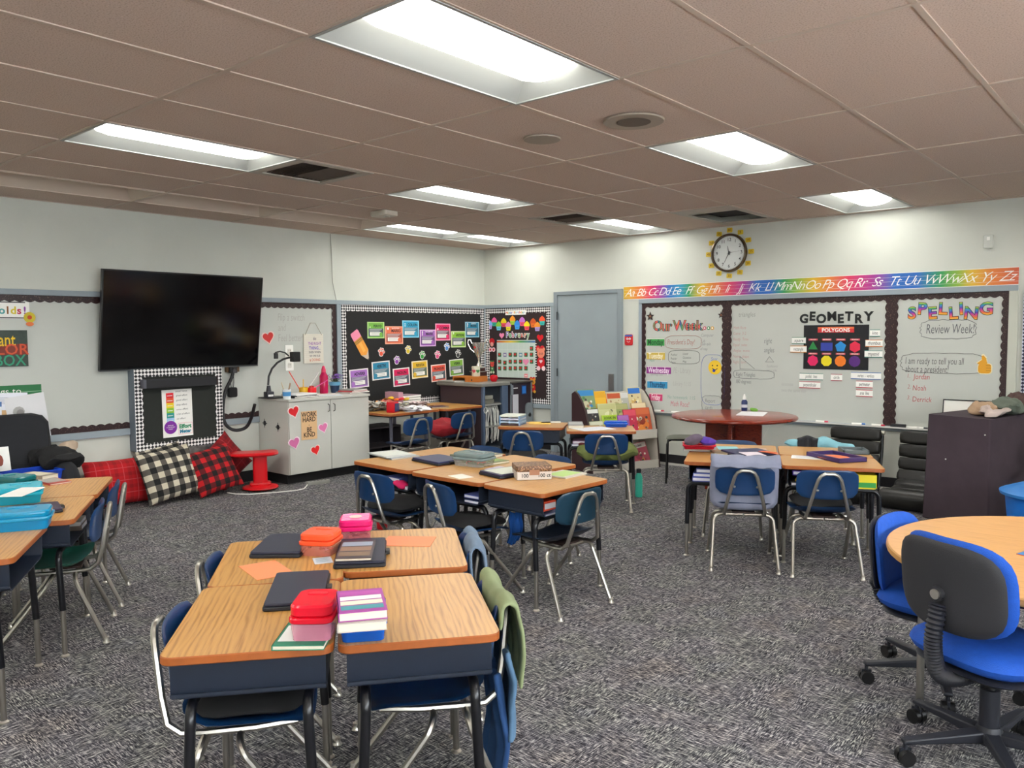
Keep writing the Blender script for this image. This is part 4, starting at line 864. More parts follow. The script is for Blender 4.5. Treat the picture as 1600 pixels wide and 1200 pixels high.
DESKS = {
 'A1': (5.273, -6.747, -39.2, 'near desk at bottom left bearing the red pencil box'),
 'A2': (4.796, -6.36, -37.5, 'desk behind the near left one, with a diamond-turned orange sheet'),
 'A3': (5.567, -6.391, 142, 'near desk at bottom centre with purple book on a blue box'),
 'A4': (5.035, -5.955, 139.5, 'pale shining desk with pink box and a long orange sheet'),
 'M1': (3.402, -4.48, -3, 'left front desk of the middle row, over a red bottle'),
 'M2': (4.03, -4.517, -1, 'middle front desk of the centre group with a white card'),
 'M3': (4.585, -4.462, 88, 'right end desk of the centre group set crosswise with a carton'),
 'M4': (3.40, -4.018, 177, 'back left desk of the centre group nearest the white cabinet'),
 'M5': (4.045, -4.055, 174, 'back right desk of the centre group with empty top'),
 'R1': (*Rp(-.312, .229), 24, 'front left desk of the right group behind the grey jacket chair'),
 'R2': (*Rp(.31, .229), 24.5, 'front right desk of the right group with an orange and purple tray'),
 'R3': (*Rp(-.312, .70), 204, 'back left desk of the right group near the red round table'),
 'R4': (*Rp(.31, .70), 204, 'back right desk of the right group before the pale blue bolster'),
 'B1': (2.687, -2.245, 210, 'far desk with a striped letter tray, closed side to the viewer'),
 'B2': (3.351, -2.111, 37, 'far desk with blue pencil case in front of the book display'),
 'L1': (2.563, -6.337, 149.5, 'back desk of the left group with red edged folder'),
 'L2': (3.092, -6.653, 149.5, 'middle desk of the left group with turquoise box'),
 'L3': (3.61, -7.065, 149.5, 'front desk of the left group with blue pencil case'),
 'L4': (2.32, -6.735, -30.5, 'desk at the left frame edge behind the back left desk'),
 'L5': (2.847, -7.055, -30.5, 'desk at the left frame edge beyond the middle left desk')}
dM = {k: rotM(v[0], v[1], v[2]) for k, v in DESKS.items()}
gn = {'A': 'desks of the near group', 'M': 'desks of the centre group', 'R': 'desks of the right group', 'B': 'far pair of desks', 'L': 'desks of the left group'}
dproto = None
for k, v in DESKS.items():
    if dproto is None: dproto = make_desk('student_desk', v[3], dM[k], gn[k[0]])
    else: dup(dproto, dM[k], v[3], gn[k[0]])
# ---------------------------------------------------------------- school chairs
def make_chair(label, M, shell, seatm, group, backm=None):
    o = thing('school_chair', label, 'chair', M, group)
    mid = lambda x, y: .378+.022*(abs(x)/.19)**2.5+.045*max(0, (-y-.08)/.1)**2-.022*max(0, (y-.1)/.08)**2
    mb = MB(); mb.pad(.395, .375, .013, mid, p=4.2, e=12, m=seatm, rings=(0, .25, .45, .62, .76, .87, .95, 1)); mb.build('seat', o, ang=60)
    mb = MB(T(0, -.225, .575, rx=rad(97))); mb.pad(.365, .185, .011, lambda x, y: -.03*(abs(x)/.18)**2+.006*(y/.09)**2, p=4.5, e=12, m=backm or shell, rings=(0, .25, .45, .62, .76, .87, .95, 1)); br = mb.build('backrest', o, ang=60)
    mb = MB()
    for sx in (-1, 1): mb.lathe([(.008, 0), (.007, .004), (.001, .005)], CHROME, 8, M=T(sx*.068, -.262, .545, rx=rad(97)))
    mb.build('bolt', br)
    P = [(.095, .14, .352), (.115, .02, .350), (.12, -.12, .350), (.124, -.185, .356), (.122, -.222, .385), (.105, -.240, .46), (.083, -.254, .55), (.066, -.264, .610), (.05, -.268, .635), (.026, -.270, .648)]
    Q_ = P+[(-x, y, z) for x, y, z in P[::-1]]; mb = MB(); mb.tube(Q_, .0112, CHROME, 8); mb.build('back_frame', o)
    for sx in (-1, 1):
        for y0, fy in ((-.12, -.252), (-.02, .225)):
            k = [];
            for i in range(6):
                a = math.pi/2*i/5; s_ = 1-math.cos(a); k.append((sx*(.135+.05*math.sin(a)), y0+(fy-y0)*.10*s_, .340-.045*s_))
            mb = MB(); mb.tube([(sx*.005, y0, .340), (sx*.09, y0, .340)]+k+[(sx*.205, fy, .012)], .0112, CHROME, 8); leg = mb.build('leg', o)
            mb = MB(); mb.lathe([(.016, 0), (.017, .004), (.012, .012), (.012, .03)], GLIDE, 10, c=(sx*.205, fy)); mb.build('glide', leg)
    mb = MB(); mb.box(-.07, .07, -.14, .0, .352, .362, mat('#3a2c28', .5, .5)); mb.build('seat_bracket', o, smooth=False)
    return o
GREEN = mat('#1f5a4c', .35, var=.06, vs=6); TEAL = mat('#0d2c3c', .33); DARKSEAT = mat('#0a1626', .35)
def near(dk, x, y, rot=0, dz=0): return dM[dk] @ T(x, y, dz, rz=rad(rot))
protoN = make_chair('navy chair on the left side of the near left desk', near('A1', 0, -.03), NAVY, NAVY, 'school chairs at the near group')
protoG = make_chair('chair with green seat and navy back at the left group', near('L2', .02, -.065, 3), NAVY, GREEN, 'school chairs at the left group')
protoT = make_chair('dark teal chair at the right end of the centre group', near('M3', -.10, -.13, -4), TEAL, DARKSEAT, 'school chairs at the centre group')
CH = {}
def ch(key, M, label, grp, p=None): CH[key] = M; return dup(p or protoN, M, label, grp)
CH['A1'] = near('A1', 0, -.03); CH['M3'] = near('M3', -.10, -.13, -4)
ch('A2', near('A2', 0, -.03), 'navy chair on the left side of the second near desk', 'school chairs at the near group')
ch('A3', near('A3', .03, -.03), 'navy chair hung with the sage green jacket', 'school chairs at the near group')
ch('A4', near('A4', .03, -.03), 'navy chair hung with the pale blue jacket', 'school chairs at the near group')
ch('M1', near('M1', .22, -.25, 4), 'navy chair with black cushion left at the centre group', 'school chairs at the centre group')
ch('M2', near('M2', .20, -.20, -16), 'navy chair half turned at the middle of the centre group', 'school chairs at the centre group')
ch('M4', near('M4', 0, -.10), 'chair tucked behind the back left centre desk', 'school chairs at the centre group')
ch('M5', near('M5', 0, -.10), 'chair tucked behind the back right centre desk', 'school chairs at the centre group')
ch('R1', rotM(5.187, -3.16, 29.5), 'navy chair carrying the grey quilted jacket', 'school chairs at the right group')
ch('R2', rotM(5.625, -2.965, 31), 'navy chair at the right front desk with black cushion', 'school chairs at the right group')
ch('R3', near('R3', 0, -.12), 'chair on the far side of the right group, left', 'school chairs at the right group')
ch('R4', near('R4', 0, -.16), 'chair on the far side of the right group under the bolster', 'school chairs at the right group')
ch('B1', T(2.86, -2.56, 0, rz=rad(30)), 'navy chair before the closed side of the far left desk', 'school chairs at the far desks')
ch('B2', near('B2', .03, -.27), 'navy chair holding an olive green cushion at the far right desk', 'school chairs at the far desks')
ch('L1', near('L1', -.03, -.06, 2), 'back navy chair of the left group', 'school chairs at the left group')
ch('L4', near('L4', 0, -.12), 'chair at the frame edge behind the left group, farther one', 'school chairs at the left group')
ch('L5', near('L5', 0, -.12), 'chair at the frame edge behind the left group, nearer one', 'school chairs at the left group')
ch('K1', T(1.22, -2.52, 0, rz=rad(82)), 'navy chair left at the wall table beside the white cabinet', 'chairs at the wall table')
ch('K2', T(1.19, -1.84, 0, rz=rad(86)), 'navy chair right at the wall table over a red bag', 'chairs at the wall table')
# ---------------------------------------------------------------- soft things
def soft(name, label, cat, M, col, w, d, th, midf=None, p=4, e=3, rough=.9, m=None, seg=32, z=0):
    mb = MB(); mm = m or mat(col, rough, var=.12, vs=12, bump=.3, bs=120)
    mb.pad(w, d, th, midf or (lambda x, y: z), mm, p=p, e=e, seg=seg); o = mb.build(name, ang=80); o.matrix_local = M; return tag(o, label, cat)
BCLOTH = mat('#09090b', .9, var=.1)
def cushion(key, label, col='#0a0a0c', h=.05):
    soft('seat_cushion', label, 'cushion', CH[key] @ T(0, .01, .392+h/2), col, .36, .33, h, lambda x, y: .008*math.sin(18*x)+.008*math.cos(15*y), m=BCLOTH if col == '#0a0a0c' else None)
cushion('M1', 'black cushion on the left chair of the centre group', h=.09); cushion('M2', 'black cushion on the half-turned centre chair')
cushion('R2', 'black cushion on the right front chair of the right group', h=.08); cushion('B1', 'black cushion on the chair before the far left desk')
cushion('A1', 'black cushion on the chair under the near left desk')
def drape(name, label, M, path, w, col, amp=.012, taper=0, mats=None, nu=18, thick=.02, seed=1, cat='jacket', belly=0, wave=9):
    P = [Vector(p) for p in path]; L = [0]
    for i in range(len(P)-1): L.append(L[-1]+(P[i+1]-P[i]).length)
    rs = random.Random(seed); ph = [rs.uniform(0, 6) for _ in range(6)]
    def fn(u, v):
        s = v*L[-1]; i = max(k for k in range(len(L)) if L[k] <= s+1e-9); i = min(i, len(P)-2); t_ = (s-L[i])/(L[i+1]-L[i]); q = P[i].lerp(P[i+1], t_)
        x = (u-.5)*w*(1-taper*v+.05*math.sin(5*v+ph[0])); wv = amp*(math.sin(wave*u*2+ph[1]+2*v)+.6*math.sin(23*u+ph[2]+5*v)+.5*math.sin(11*v+ph[3]))
        c = -belly*(2*u-1)**2
        return (x+.006*math.sin(9*v+ph[4]), q.x+wv+c, q.y+.01*math.sin(7*u+ph[5]))
    mb = MB(); m = mats or mat(col, .85, var=.12, vs=9, bump=.3, bs=140); mb.surf(fn, nu, 24, m); o = mb.build(name, ang=180); o.matrix_local = M
    sd = o.modifiers.new('thickness', 'SOLIDIFY'); sd.thickness = thick; sd.offset = 0
    sb_ = o.modifiers.new('smooth', 'SUBSURF'); sb_.levels = 1; sb_.render_levels = 1
    return tag(o, label, cat)
# grey quilted jacket in front of and over the right group's left chair
gj = thing('jacket', 'grey quilted jacket hung over the back of the front chair at the right group', 'jacket', CH['R1'])
GQ = mat('#7b7f92', .75, var=.1, vs=10, bump=.35, bs=60)
mb = MB(T(0, -.162, .545, rx=rad(95))); mb.pad(.425, .34, .07, lambda x, y: -.03*(abs(x)/.2)**2+.006*math.sin(30*y), GQ, p=6, e=4, seg=40); mb.build('body', gj, ang=80)
def flap(u, v):
    a = v*2.6; x = (u-.5)*(.42-.01*math.sin(9*u)); q = -.04*(2*u-1)**2
    y = -.175-.085*min(1, v/.45); z = .70+.028*math.sin(min(1, v/.45)*math.pi)-.035*max(0, (v-.45)/.55)+.004*math.sin(20*u+3*v)
    if v > .45: y = -.262-.012*(v-.45)
    return (x, y-q*.4, z)
mb = MB(); mb.surf(flap, 16, 10, GQ); o = mb.build('hood_flap', gj, ang=180); s_ = o.modifiers.new('t', 'SOLIDIFY'); s_.thickness = .02; s_.offset = 0
drape('jacket', 'sage green jacket hanging down the outside of the nearest right chair', CH['A3'], [(-.226, .60), (-.230, .668), (-.25, .684), (-.28, .662), (-.297, .58), (-.302, .50), (-.297, .40)], .38, '#7c8762', .004, .08, seed=3, belly=-.008, thick=.014, wave=3)
drape('sweater', 'pale blue garment lining hanging below the sage green jacket', CH['A3'], [(-.262, .52), (-.280, .42), (-.282, .30), (-.272, .22)], .34, '#4f6f8c', .006, .1, seed=4, belly=-.01, thick=.018, wave=3)
o = drape('jeans', 'blue denim trousers hanging under the sage green jacket', CH['A3'], [(-.215, .45), (-.235, .36), (-.24, .22), (-.235, .10), (-.22, .02)], .30, '#1c4170', .008, .15, seed=9, cat='trousers', thick=.02)
drape('jacket', 'pale blue jacket on the chair at the shining desk', CH['A4'], [(-.226, .54), (-.230, .66), (-.25, .684), (-.28, .655), (-.297, .54), (-.29, .42)], .36, '#627488', .005, .08, seed=5, belly=-.008, thick=.014, wave=3)
def blob(name, label, cat, M, w, d, h, col, m=None, p=2.6, wr=.012, seed=0, e=2, amp=None):
    r = random.Random(seed); a, b, c = (r.uniform(0, 6) for _ in range(3)); X = M @ T(0, 0, h/2)
    mm = m or mat(col, .9, var=.12, vs=12, bump=.3, bs=120); mb = MB()
    mb.pad(w, d, lambda x, y: h*(1+.12*math.sin(19*x+a)*math.cos(17*y+b)), lambda x, y: wr*math.sin(25*x+c), mm, p=p, e=e, seg=44, rings=(0, .15, .3, .45, .6, .72, .83, .92, .97, 1))
    amp = amp or min(.02, .16*h); o3 = Vector((a, b, c))
    for v in mb.v:
        q = noise.noise_vector(v*11+o3)*amp+noise.noise_vector(v*29+o3)*amp*.35; v += q
        if v.z < -h/2: v.z = -h/2
    o = mb.build(name, ang=80); o.matrix_local = X; return tag(o, label, cat)
def sheets(label, M, w, d, h, cols, seed=0, n=8, name='paper_heap'):
    r = random.Random(seed); o = thing(name, label, 'paper', M)
    for k in range(n):
        cx_, cy_, a, t1, sw, sd = r.uniform(-w*.22, w*.22), r.uniform(-d*.22, d*.22), r.uniform(0, 6.28), r.uniform(-.35, .35), w*r.uniform(.4, .6), d*r.uniform(.4, .6); z0 = .004+h*.85*k/n; f1, f2 = r.uniform(0, 6), r.uniform(6, 16)
        mb = MB(T(cx_, cy_, z0, rz=a)); mb.surf(lambda u, v: ((u-.5)*sw, (v-.5)*sd, max(-z0+.001, t1*(u-.5)*sw*.5+.014*math.sin(f2*u+f1)*math.cos(5*v+f1)+.006*math.sin(23*u*v+f1))), 10, 8, mat(cols[k % len(cols)], .7)); mb.build('sheet', o, ang=30)
    return o
blob('cushion', 'olive green cushion bulging on the seat of the far right desk chair', 'cushion', CH['B2'] @ T(.02, -.0, .385), .52, .40, .19, '#66703a')
blob('bag', 'dark red bag pressed behind the olive cushion', 'bag', CH['B2'] @ T(-.03, .10, .47), .40, .16, .10, '#5c1a22', seed=2)
blob('cloth_bag', 'big red cloth bag on the seat of the chair at the wall table', 'bag', T(1.16, -1.93, .40), .40, .50, .17, '#8c0f1c', seed=4)
b_ = blob('jacket', 'pale blue bolster-like jacket over the far chair of the right group', 'jacket', CH['R4'] @ T(0, -.24, .595), .50, .10, .095, '#7fb4bf', p=3)
drape('scarf', 'black cloth lying over the pale blue bolster', CH['R4'] @ T(.08, 0, 0), [(-.17, .62), (-.19, .692), (-.24, .70), (-.29, .69), (-.31, .62)], .15, '#15151a', .006, .1, seed=6, cat='cloth', thick=.012)
# ---------------------------------------------------------------- loose things on desks
def quad(a, b, c, z, name, label, cat, wd=None, dp=None):
    A, B, Cc = (Vector(FP(*q, z)) if q else None for q in (a, b, c)); d = B-A; W = wd or d.length; x = d.normalized(); y = Vector((-x.y, x.x))
    D = dp or abs((Cc-A).dot(y)); mid = A+x*W/2+y*D/2
    return thing(name, label, cat, Matrix(((x.x, y.x, 0, mid.x), (x.y, y.y, 0, mid.y), (0, 0, 1, z), (0, 0, 0, 1)))), W, D
SLATE = mat('#1d2133', .45, bump=.2, bs=500)
def tablet(a, b, c, label, z=DZ, wd=None, dp=None, col=None, h=.024, pen=True, screen=None):
    o, W, D = quad(a, b, c, z+.0005, 'tablet_case', label, 'tablet', wd, dp); m = mat(col, .45) if col else SLATE
    mb = MB(); mb.prism(rrect(W, D, .012), 0, h*.55, mat('#14151c', .5), ch=.003); mb.build('base', o)
    mb = MB(); mb.prism(rrect(W-.008, D-.008, .012), h*.55, h, m, ch=.003); mb.build('cover', o)
    if pen: mb = MB(); mb.box(W/2-.004, W/2+.014, -.025, .025, h*.2, h*.8, BLACK); mb.build('pen_loop', o, bev=.003)
    if screen: mb = MB(); mb.rect(-W*.42, W*.42, -D*.4, D*.4, h+.0006, screen); mb.build('sheet', o, smooth=False)
    return o
def paper(a, b, c, col, label, z=DZ, name='paper_sheet', wd=None, dp=None, lines=None, h=.0015):
    o, W, D = quad(a, b, c, z+.0006, name, label, 'paper' if 'paper' in name or 'card' in name else 'folder', wd, dp)
    mb = MB(); mb.box(-W/2, W/2, -D/2, D/2, 0, h, mat(col, .7)); mb.build('sheet', o, smooth=False)
    if lines:
        mb = MB()
        for i in range(5): mb.rect(-W*.38, W*(.38-.1*(i % 2)), D*(.3-.14*i)-.002, D*(.3-.14*i)+.001, h+.0005, mat(lines, .7))
        mb.build('print', o, smooth=False)
    return o
def bookon(a, b, c, label, cols, z=DZ, h=.02, wd=None, dp=None, title=None, name='book', tc='#f0eee8'):
    o, W, D = quad(a, b, c, z+.0005, name, label, 'book', wd, dp)
    mb = MB(); mb.box(-W/2+.003, W/2-.002, -D/2+.003, D/2-.003, .002, h-.002, mat('#d8d0bc', .8)); mb.build('pages', o, smooth=False)
    mb = MB(); c = mat(cols[0], .4)
    for q in ((0, .002), (h-.002, h)): mb.box(-W/2, W/2, -D/2, D/2, *q, c)
    mb.box(-W/2, -W/2+.002, -D/2, D/2, 0, h, c); mb.build('cover', o, smooth=False)
    if len(cols) > 1:
        mb = MB(); n = len(cols)-1
        for i, q in enumerate(cols[1:]): mb.rect(-W*.44, W*.44, D*(.42-.84*(i+.9)/n), D*(.42-.84*(i+.08)/n), h+.0005, mat(q, .45))
        if title: mb.text(title, D*.17, 0, D*.05, h+.001, mat(tc, .5), off=.03, sx=min(1, W/(D*.17*.62*len(title))*.85))
        mb.build('cover_print', o, smooth=False)
    return o
def pbox(a, b, label, lid, body, z=DZ, dp=.13, h=.075, wd=None, fill=None, alpha=.5, pat=False, c=None):
    o, W, D = quad(a, b, c, z+.0005, 'pencil_box', label, 'box', wd, dp); hl = h*.56
    mb = MB(); L0, L1 = rrect(W*.9, D*.9, .018), rrect(W, D, .022); n = len(L0)
    vs = [(x, y, 0) for x, y in L0]+[(x, y, hl) for x, y in L1]; mb.add(vs, [tuple(range(n))[::-1]]+[(i, (i+1) % n, n+(i+1) % n, n+i) for i in range(n)], clear(body, .12, alpha) if alpha < 1 else mat(body, .3)); mb.build('tub', o)
    mb = MB(); mb.prism(rrect(W*1.05, D*1.06, .026), hl-.006, hl+.010, mat(lid, .22), ch=.003); mb.prism(rrect(W*1.0, D*.99, .03), hl+.010, h, mat(lid, .18), ch=.006); lo = mb.build('lid', o)
    if pat:
        mb = MB()
        for i in range(7): mb.tube([(-W*.42, -D*.38+i*D*.12, h+.0005), (-W*.15, -D*.32+i*D*.12, h+.0005), (W*.15, -D*.38+i*D*.12, h+.0005), (W*.42, -D*.32+i*D*.12, h+.0005)], .0022, mat('#f08ab0', .3), 4)
        mb.flat(ngon(.028, 8), h+.003, mat('#f0c8c0', .4)); mb.build('pattern', lo, smooth=False)
    else: mb = MB(); mb.prism(rrect(W*.5, D*.14, .01, cy=D*.2), h, h+.002, mat(lid, .3)); mb.build('rib', lo)
    if alpha < 1:
        mb = MB(); r = random.Random(hash(label) % 999 if False else len(label)); fc = fill or ['#c83c30', '#e0c030', '#3060a0', '#d87090']
        for i in range(9):
            x, y, q = r.uniform(-W*.28, W*.28), r.uniform(-D*.2, D*.2), r.uniform(-1.5, 1.5); l = W*.16
            mb.cyl((x-l*math.cos(q), max(-D*.4, min(D*.4, y-l*.5*math.sin(q))), .012+.004*i*.8), (x+l*math.cos(q), max(-D*.4, min(D*.4, y+l*.5*math.sin(q))), .012+.004*i*.8), .005, mat(fc[i % len(fc)], .5), n=6)
        mb.build('crayons', o)
    return o
# near group
tablet((388, 873), (469, 872), (403, 842), 'slate tablet case left of the orange pencil box')
paper((402, 907), (461, 896), (369, 886), '#e08a5a', 'orange sheet turned like a diamond on the near group')
pbox((466, 869), (517, 871), 'orange pencil box on the near group', '#e2512c', '#d8806c', dp=.14, h=.085, fill=['#c02838', '#e8b8c8', '#d84858'])
pbox((529, 847), (580, 845), 'magenta patterned pencil box at the back of the near group', '#cf1c66', '#b8606c', dp=.15, h=.085, pat=True, fill=['#5a4c50', '#8c6c60'])
tablet((520, 890), (603, 886), (526, 851), 'slate tablet case under the horse picture book')
bookon((523, 878), (580, 876), (527, 850), 'thin book with a horse picture on a tablet case', ('#3c3438', '#8c98a8', '#8a6c58', '#76604c'), z=DZ+.0255, h=.012)
paper((492, 882), (521, 879), (496, 872), '#c8ccd4', 'small printed card beside the orange pencil box', name='paper_card', lines='#3c8c9c')
paper((594, 853), (672, 854), (600, 838), '#e58a60', 'long salmon sheet on the shining desk')
tablet((409, 957), (507, 951), (417, 905), 'slate tablet case behind the red pencil box')
bookon((424, 1017), (506, 1016), (437, 980), 'green bordered notebook beneath the red pencil box', ('#1f7a5c', '#dadfda'), h=.014)
pbox((451, 1004), (518, 1003), 'large red pencil box with clear tub on the near left desk', '#d8142c', '#d888a0', z=DZ+.015, dp=.155, h=.10, fill=['#3c4c8c', '#a04880', '#604870'])
pbox((530, 1007), (604, 1002), 'clear blue pencil box at the bottom of a stack of books', '#0f4fa8', '#0f56b4', dp=.16, h=.085, alpha=.75, fill=['#2c8ca0', '#3060b0'])
bookon((527, 990), (605, 984), None, 'thick white paged book in the stack on the blue box', ('#b8b0a8', '#b8b0a8'), z=DZ+.0865, h=.024, dp=.175)
bookon((529, 973), (606, 966), None, 'purple covered book on top of the stack on the blue box', ('#9c3c90', '#b04ca0', '#e4dcdc', '#dcd8c4', '#3c8c94'), z=DZ+.1115, h=.024, dp=.185, title='')
# centre group
bookon((612, 719), (656, 714), (592, 709), 'pale magazine at the left of the centre group', ('#9aa0a8', '#c8cfc8', '#aeb8c4'), h=.010, name='magazine')
bookon((604, 716), (650, 711), (588, 707), 'whitish folder lying partly over the magazine', ('#c8ccca', '#d8dcd4'), z=DZ+.011, h=.006, name='folder')
tablet((642, 720), (684, 728.5), (674, 712), 'navy tablet case flat on the middle front desk', col='#2a2d52')
pbox((706, 727), (752, 732), 'grey lidded clear pencil box with orange contents', '#6c7c7c', '#b8b8b0', dp=.17, h=.085, fill=['#e0502c', '#e8683c', '#d83c50'], alpha=.4)
bookon((756, 729), (796, 723), (740, 715), 'yellow and green workbook beside the clear box', ('#5c6c30', '#b8b04c', '#7c9c3c'), h=.016)
bookon((752, 720), (786, 713), (736, 708), 'pale printed workbook behind the yellow one', ('#707868', '#c8c8a0', '#b8bc90'), z=DZ, h=.02)
paper((700, 743.5), (718, 748.5), (714, 741), '#e6e4da', 'small white card near the edge of the middle desk', name='paper_card', dp=.1)
paper((757, 733), (790, 738), (768, 727), '#c8c0d4', 'lilac sheet between the clear box and the white screened tablet')
tablet((747, 741), (781, 749), (786, 730), 'tablet case with whitish sheet beside the carton', col='#26223c', screen=mat('#c4c8b8', .4), pen=False)
o, W, D = quad((808, 751), (862, 749), None, DZ+.0005, 'carton_tray', 'shallow carton with a speckled brown lid on the crosswise desk', 'box', dp=.17)
mb = MB(); mb.box(-W/2, W/2, -D/2, D/2, 0, .055, mat('#c8beb4', .7)); mb.build('body', o, bev=.004)
mb = MB(); mb.prism(rrect(W*1.03, D*1.03, .012), .048, .082, speck('leopard_lid', '#6c4c34', '#3a2a1c', '#a8805c', 90, .55), ch=.004); mb.box(-.03, .03, -D/2-.006, -D/2+.01, .03, .06, mat('#9c6c50', .5)); mb.build('lid', o)
mb = MB(MB().M @ T(0, -D/2-.001, .025, rx=rad(90))); mb.text('100', .03, -W*.28, 0, 0, INK, off=.02); mb.text('100 ct', .03, W*.28, 0, 0, INK, off=.02); mb.build('side_print', o, smooth=False)
bookon((884, 748.5), (917, 741), (864, 739), 'light green notebook at the corner of the crosswise desk', ('#c8c0b4', '#a8c870'), h=.008, name='notebook')
# right group
Z1 = DZ
bookon((1068, 704.5), (1119, 706), None, 'flat blue and white folder under the red box', ('#8c98b0', '#c0c8d8'), h=.02, dp=.2, name='folder')
pbox((1068, 702), (1118, 703), 'flat red pencil box below purple fuzzy things', '#c0102c', '#c0102c', z=DZ+.021, dp=.15, h=.045, alpha=1)
x, y = FP(1083, 694, DZ+.07); blob('hat', 'grey fluffy hat on the red pencil box', 'hat', T(x, y, DZ+.067), .13, .12, .075, '#5c5060', seed=11)
x, y = FP(1104, 694, DZ+.07); blob('glove', 'purple fluffy glove on the red pencil box', 'glove', T(x, y, DZ+.067), .13, .12, .06, '#4c2c90', seed=12)
paper((1124, 704), (1157, 704.5), (1124, 697.5), '#8cc8cc', 'pale turquoise sheet at the right group')
bookon((1117, 711), (1149, 711), (1118, 705), 'brown picture book on the front left right-group desk', ('#8c7c60', '#a08468', '#7c6c54'), h=.012)
paper((1160, 705), (1200, 706), (1158, 700), '#d8c4b8', 'patterned sheet with small figures at the right group', lines='#c05c3c')
tablet((1153, 716), (1215, 713.5), (1151, 706), 'navy tablet case under an orange paper scrap', col='#24284e')
paper((1168, 712.5), (1198, 712), (1166, 706.5), '#d8ccd4', 'whitish sheet on the navy tablet case', z=DZ+.025)
x, y = FP(1201, 707, DZ+.03); mb = MB()
for i in range(6): mb.prism(ngon(.045, 6, i*.5, .03*math.cos(i*1.1), .025*math.sin(i*1.1), .018), .001+.002*i, .003+.002*i, mat('#d87048', .7))
o = mb.build('paper_scrap', smooth=False); o.matrix_local = T(x, y, DZ+.0255); tag(o, 'crumpled orange paper scrap on the navy tablet case', 'paper')
paper((1236, 716), (1298, 719), (1240, 711.5), '#e0e0de', 'long white sheet across the front right right-group desk', lines='#9a9aa8')
paper((1265, 712), (1312, 713.5), (1262, 709), '#d4d6da', 'second white sheet behind the long white one')
def tray_(a, b, c, label, rim, inner, z=DZ):
    o, W, D = quad(a, b, c, z+.0005, 'desk_tray', label, 'tray'); e = .016; R_ = mat(rim, .4)
    mb = MB(); mb.box(-W/2, W/2, -D/2, D/2, 0, .008, R_)
    for q in ((-W/2, W/2, -D/2, -D/2+e), (-W/2, W/2, D/2-e, D/2), (-W/2, -W/2+e, -D/2, D/2), (W/2-e, W/2, -D/2, D/2)): mb.box(*q, 0, .03, R_)
    mb.build('rim', o, bev=.002); mb = MB(); mb.rect(-W/2+e, W/2-e, -D/2+e, D/2-e, .0085, mat(inner[0], .5)); mb.flat(ngon(D*.3, 14, cx=-W*.1), .0125, mat(inner[1], .6)); mb.rect(W*.05, W*.35, -D*.2, D*.25, .011, mat(inner[2], .6)); mb.build('content', o, smooth=False)
tray_((1311, 724), (1355, 721.5), (1299, 710), 'purple rimmed tray holding an orange thing on the right group', '#3a2a5c', ('#2a2a4a', '#e0703c', '#4a4a54'))
tray_((1317, 710), (1359, 711), (1314, 704), 'grey framed tray with white paper behind the purple tray', '#4c5658', ('#9aa0a0', '#d8dcdc', '#e0e0dc'))
# inside the open desks
def cubby(dk, items):
    for x, w, d, h, z, c, lab in items:
        bx_ = 'box' in lab; o = thing('small_box' if bx_ else 'book', lab, 'box' if bx_ else 'book', dM[dk] @ T(x, -.195+d/2, .5135+z)); mb = MB(); mb.box(-w/2, w/2, -d/2, d/2, 0, h, mat(c, .6)); (mb.box(-w/2+.004, w/2-.004, -d/2-.001, -d/2+.002, h*.1, h*.45, mat('#2c8c3c', .6)) if bx_ else mb.box(-w/2+.004, w/2-.004, -d/2-.001, -d/2+.002, h*.2, h*.8, mat('#d8d8e0', .7))); mb.build('cover', o, smooth=False)
cubby('R1', [(-.13, .24, .28, .03, 0, '#3c4a9c', 'blue workbook lowest in the open desk behind the grey jacket'), (-.135, .22, .27, .025, .031, '#5a68b8', 'light blue workbook in the open desk behind the grey jacket'), (-.12, .21, .26, .03, .057, '#46508c', 'indigo workbook topmost in the desk behind the grey jacket')])
cubby('R2', [(-.15, .2, .2, .025, 0, '#4a4a50', 'grey folder in the right open desk'), (-.17, .14, .18, .03, .07, '#4a2c98', 'purple folder at the top left of the right open desk'), (.2, .12, .2, .09, 0, '#d8c81c', 'yellow and green box in the right open desk'), (.05, .14, .2, .02, .085, '#2040a0', 'blue book high in the right open desk')])
for i, (c, x) in enumerate((('#d8b830', -.2), ('#d8602c', -.16), ('#9cb83c', -.11))):
    blob('crumpled_paper', ('yellow', 'orange', 'lime')[i]+' crumpled wad in the right open desk', 'paper', dM['R2'] @ T(x, -.17, .54), .05, .05, .04, c, seed=20+i)
cubby('B2', [(-.16, .2, .24, .02, 0, '#8c90a8', 'pale folder lowest left in the far open desk'), (-.16, .18, .22, .025, .022, '#a080a0', 'pinkish folder in the far open desk'), (.2, .12, .2, .03, 0, '#6c7080', 'grey book at the right of the far open desk')])
cubby('M1', [(.10, .14, .2, .03, .04, '#3c4a80', 'bluish book in the left centre desk'), (.2, .1, .2, .025, 0, '#8c8c90', 'grey book in the left centre desk')])
blob('pouch', 'pink pouch poking from the left centre desk', 'bag', dM['M1'] @ T(.17, -.19, .515), .11, .08, .045, '#d81c60', seed=31)
cubby('M2', [(.2, .12, .2, .02, .03, '#5c68b0', 'light blue book in the middle centre desk'), (.2, .12, .2, .02, 0, '#34406c', 'dark blue book in the middle centre desk')])
cubby('M3', [(-.2, .1, .2, .05, .03, '#d0482c', 'orange-red book in the crosswise desk'), (-.17, .14, .22, .012, 0, '#9098c8', 'pale blue folder in the crosswise desk')])
cubby('L2', [(.15, .14, .2, .03, 0, '#6c5c4c', 'brown book in the middle left-group desk'), (.12, .16, .2, .02, .032, '#a8a49c', 'pale folder in the middle left-group desk')])
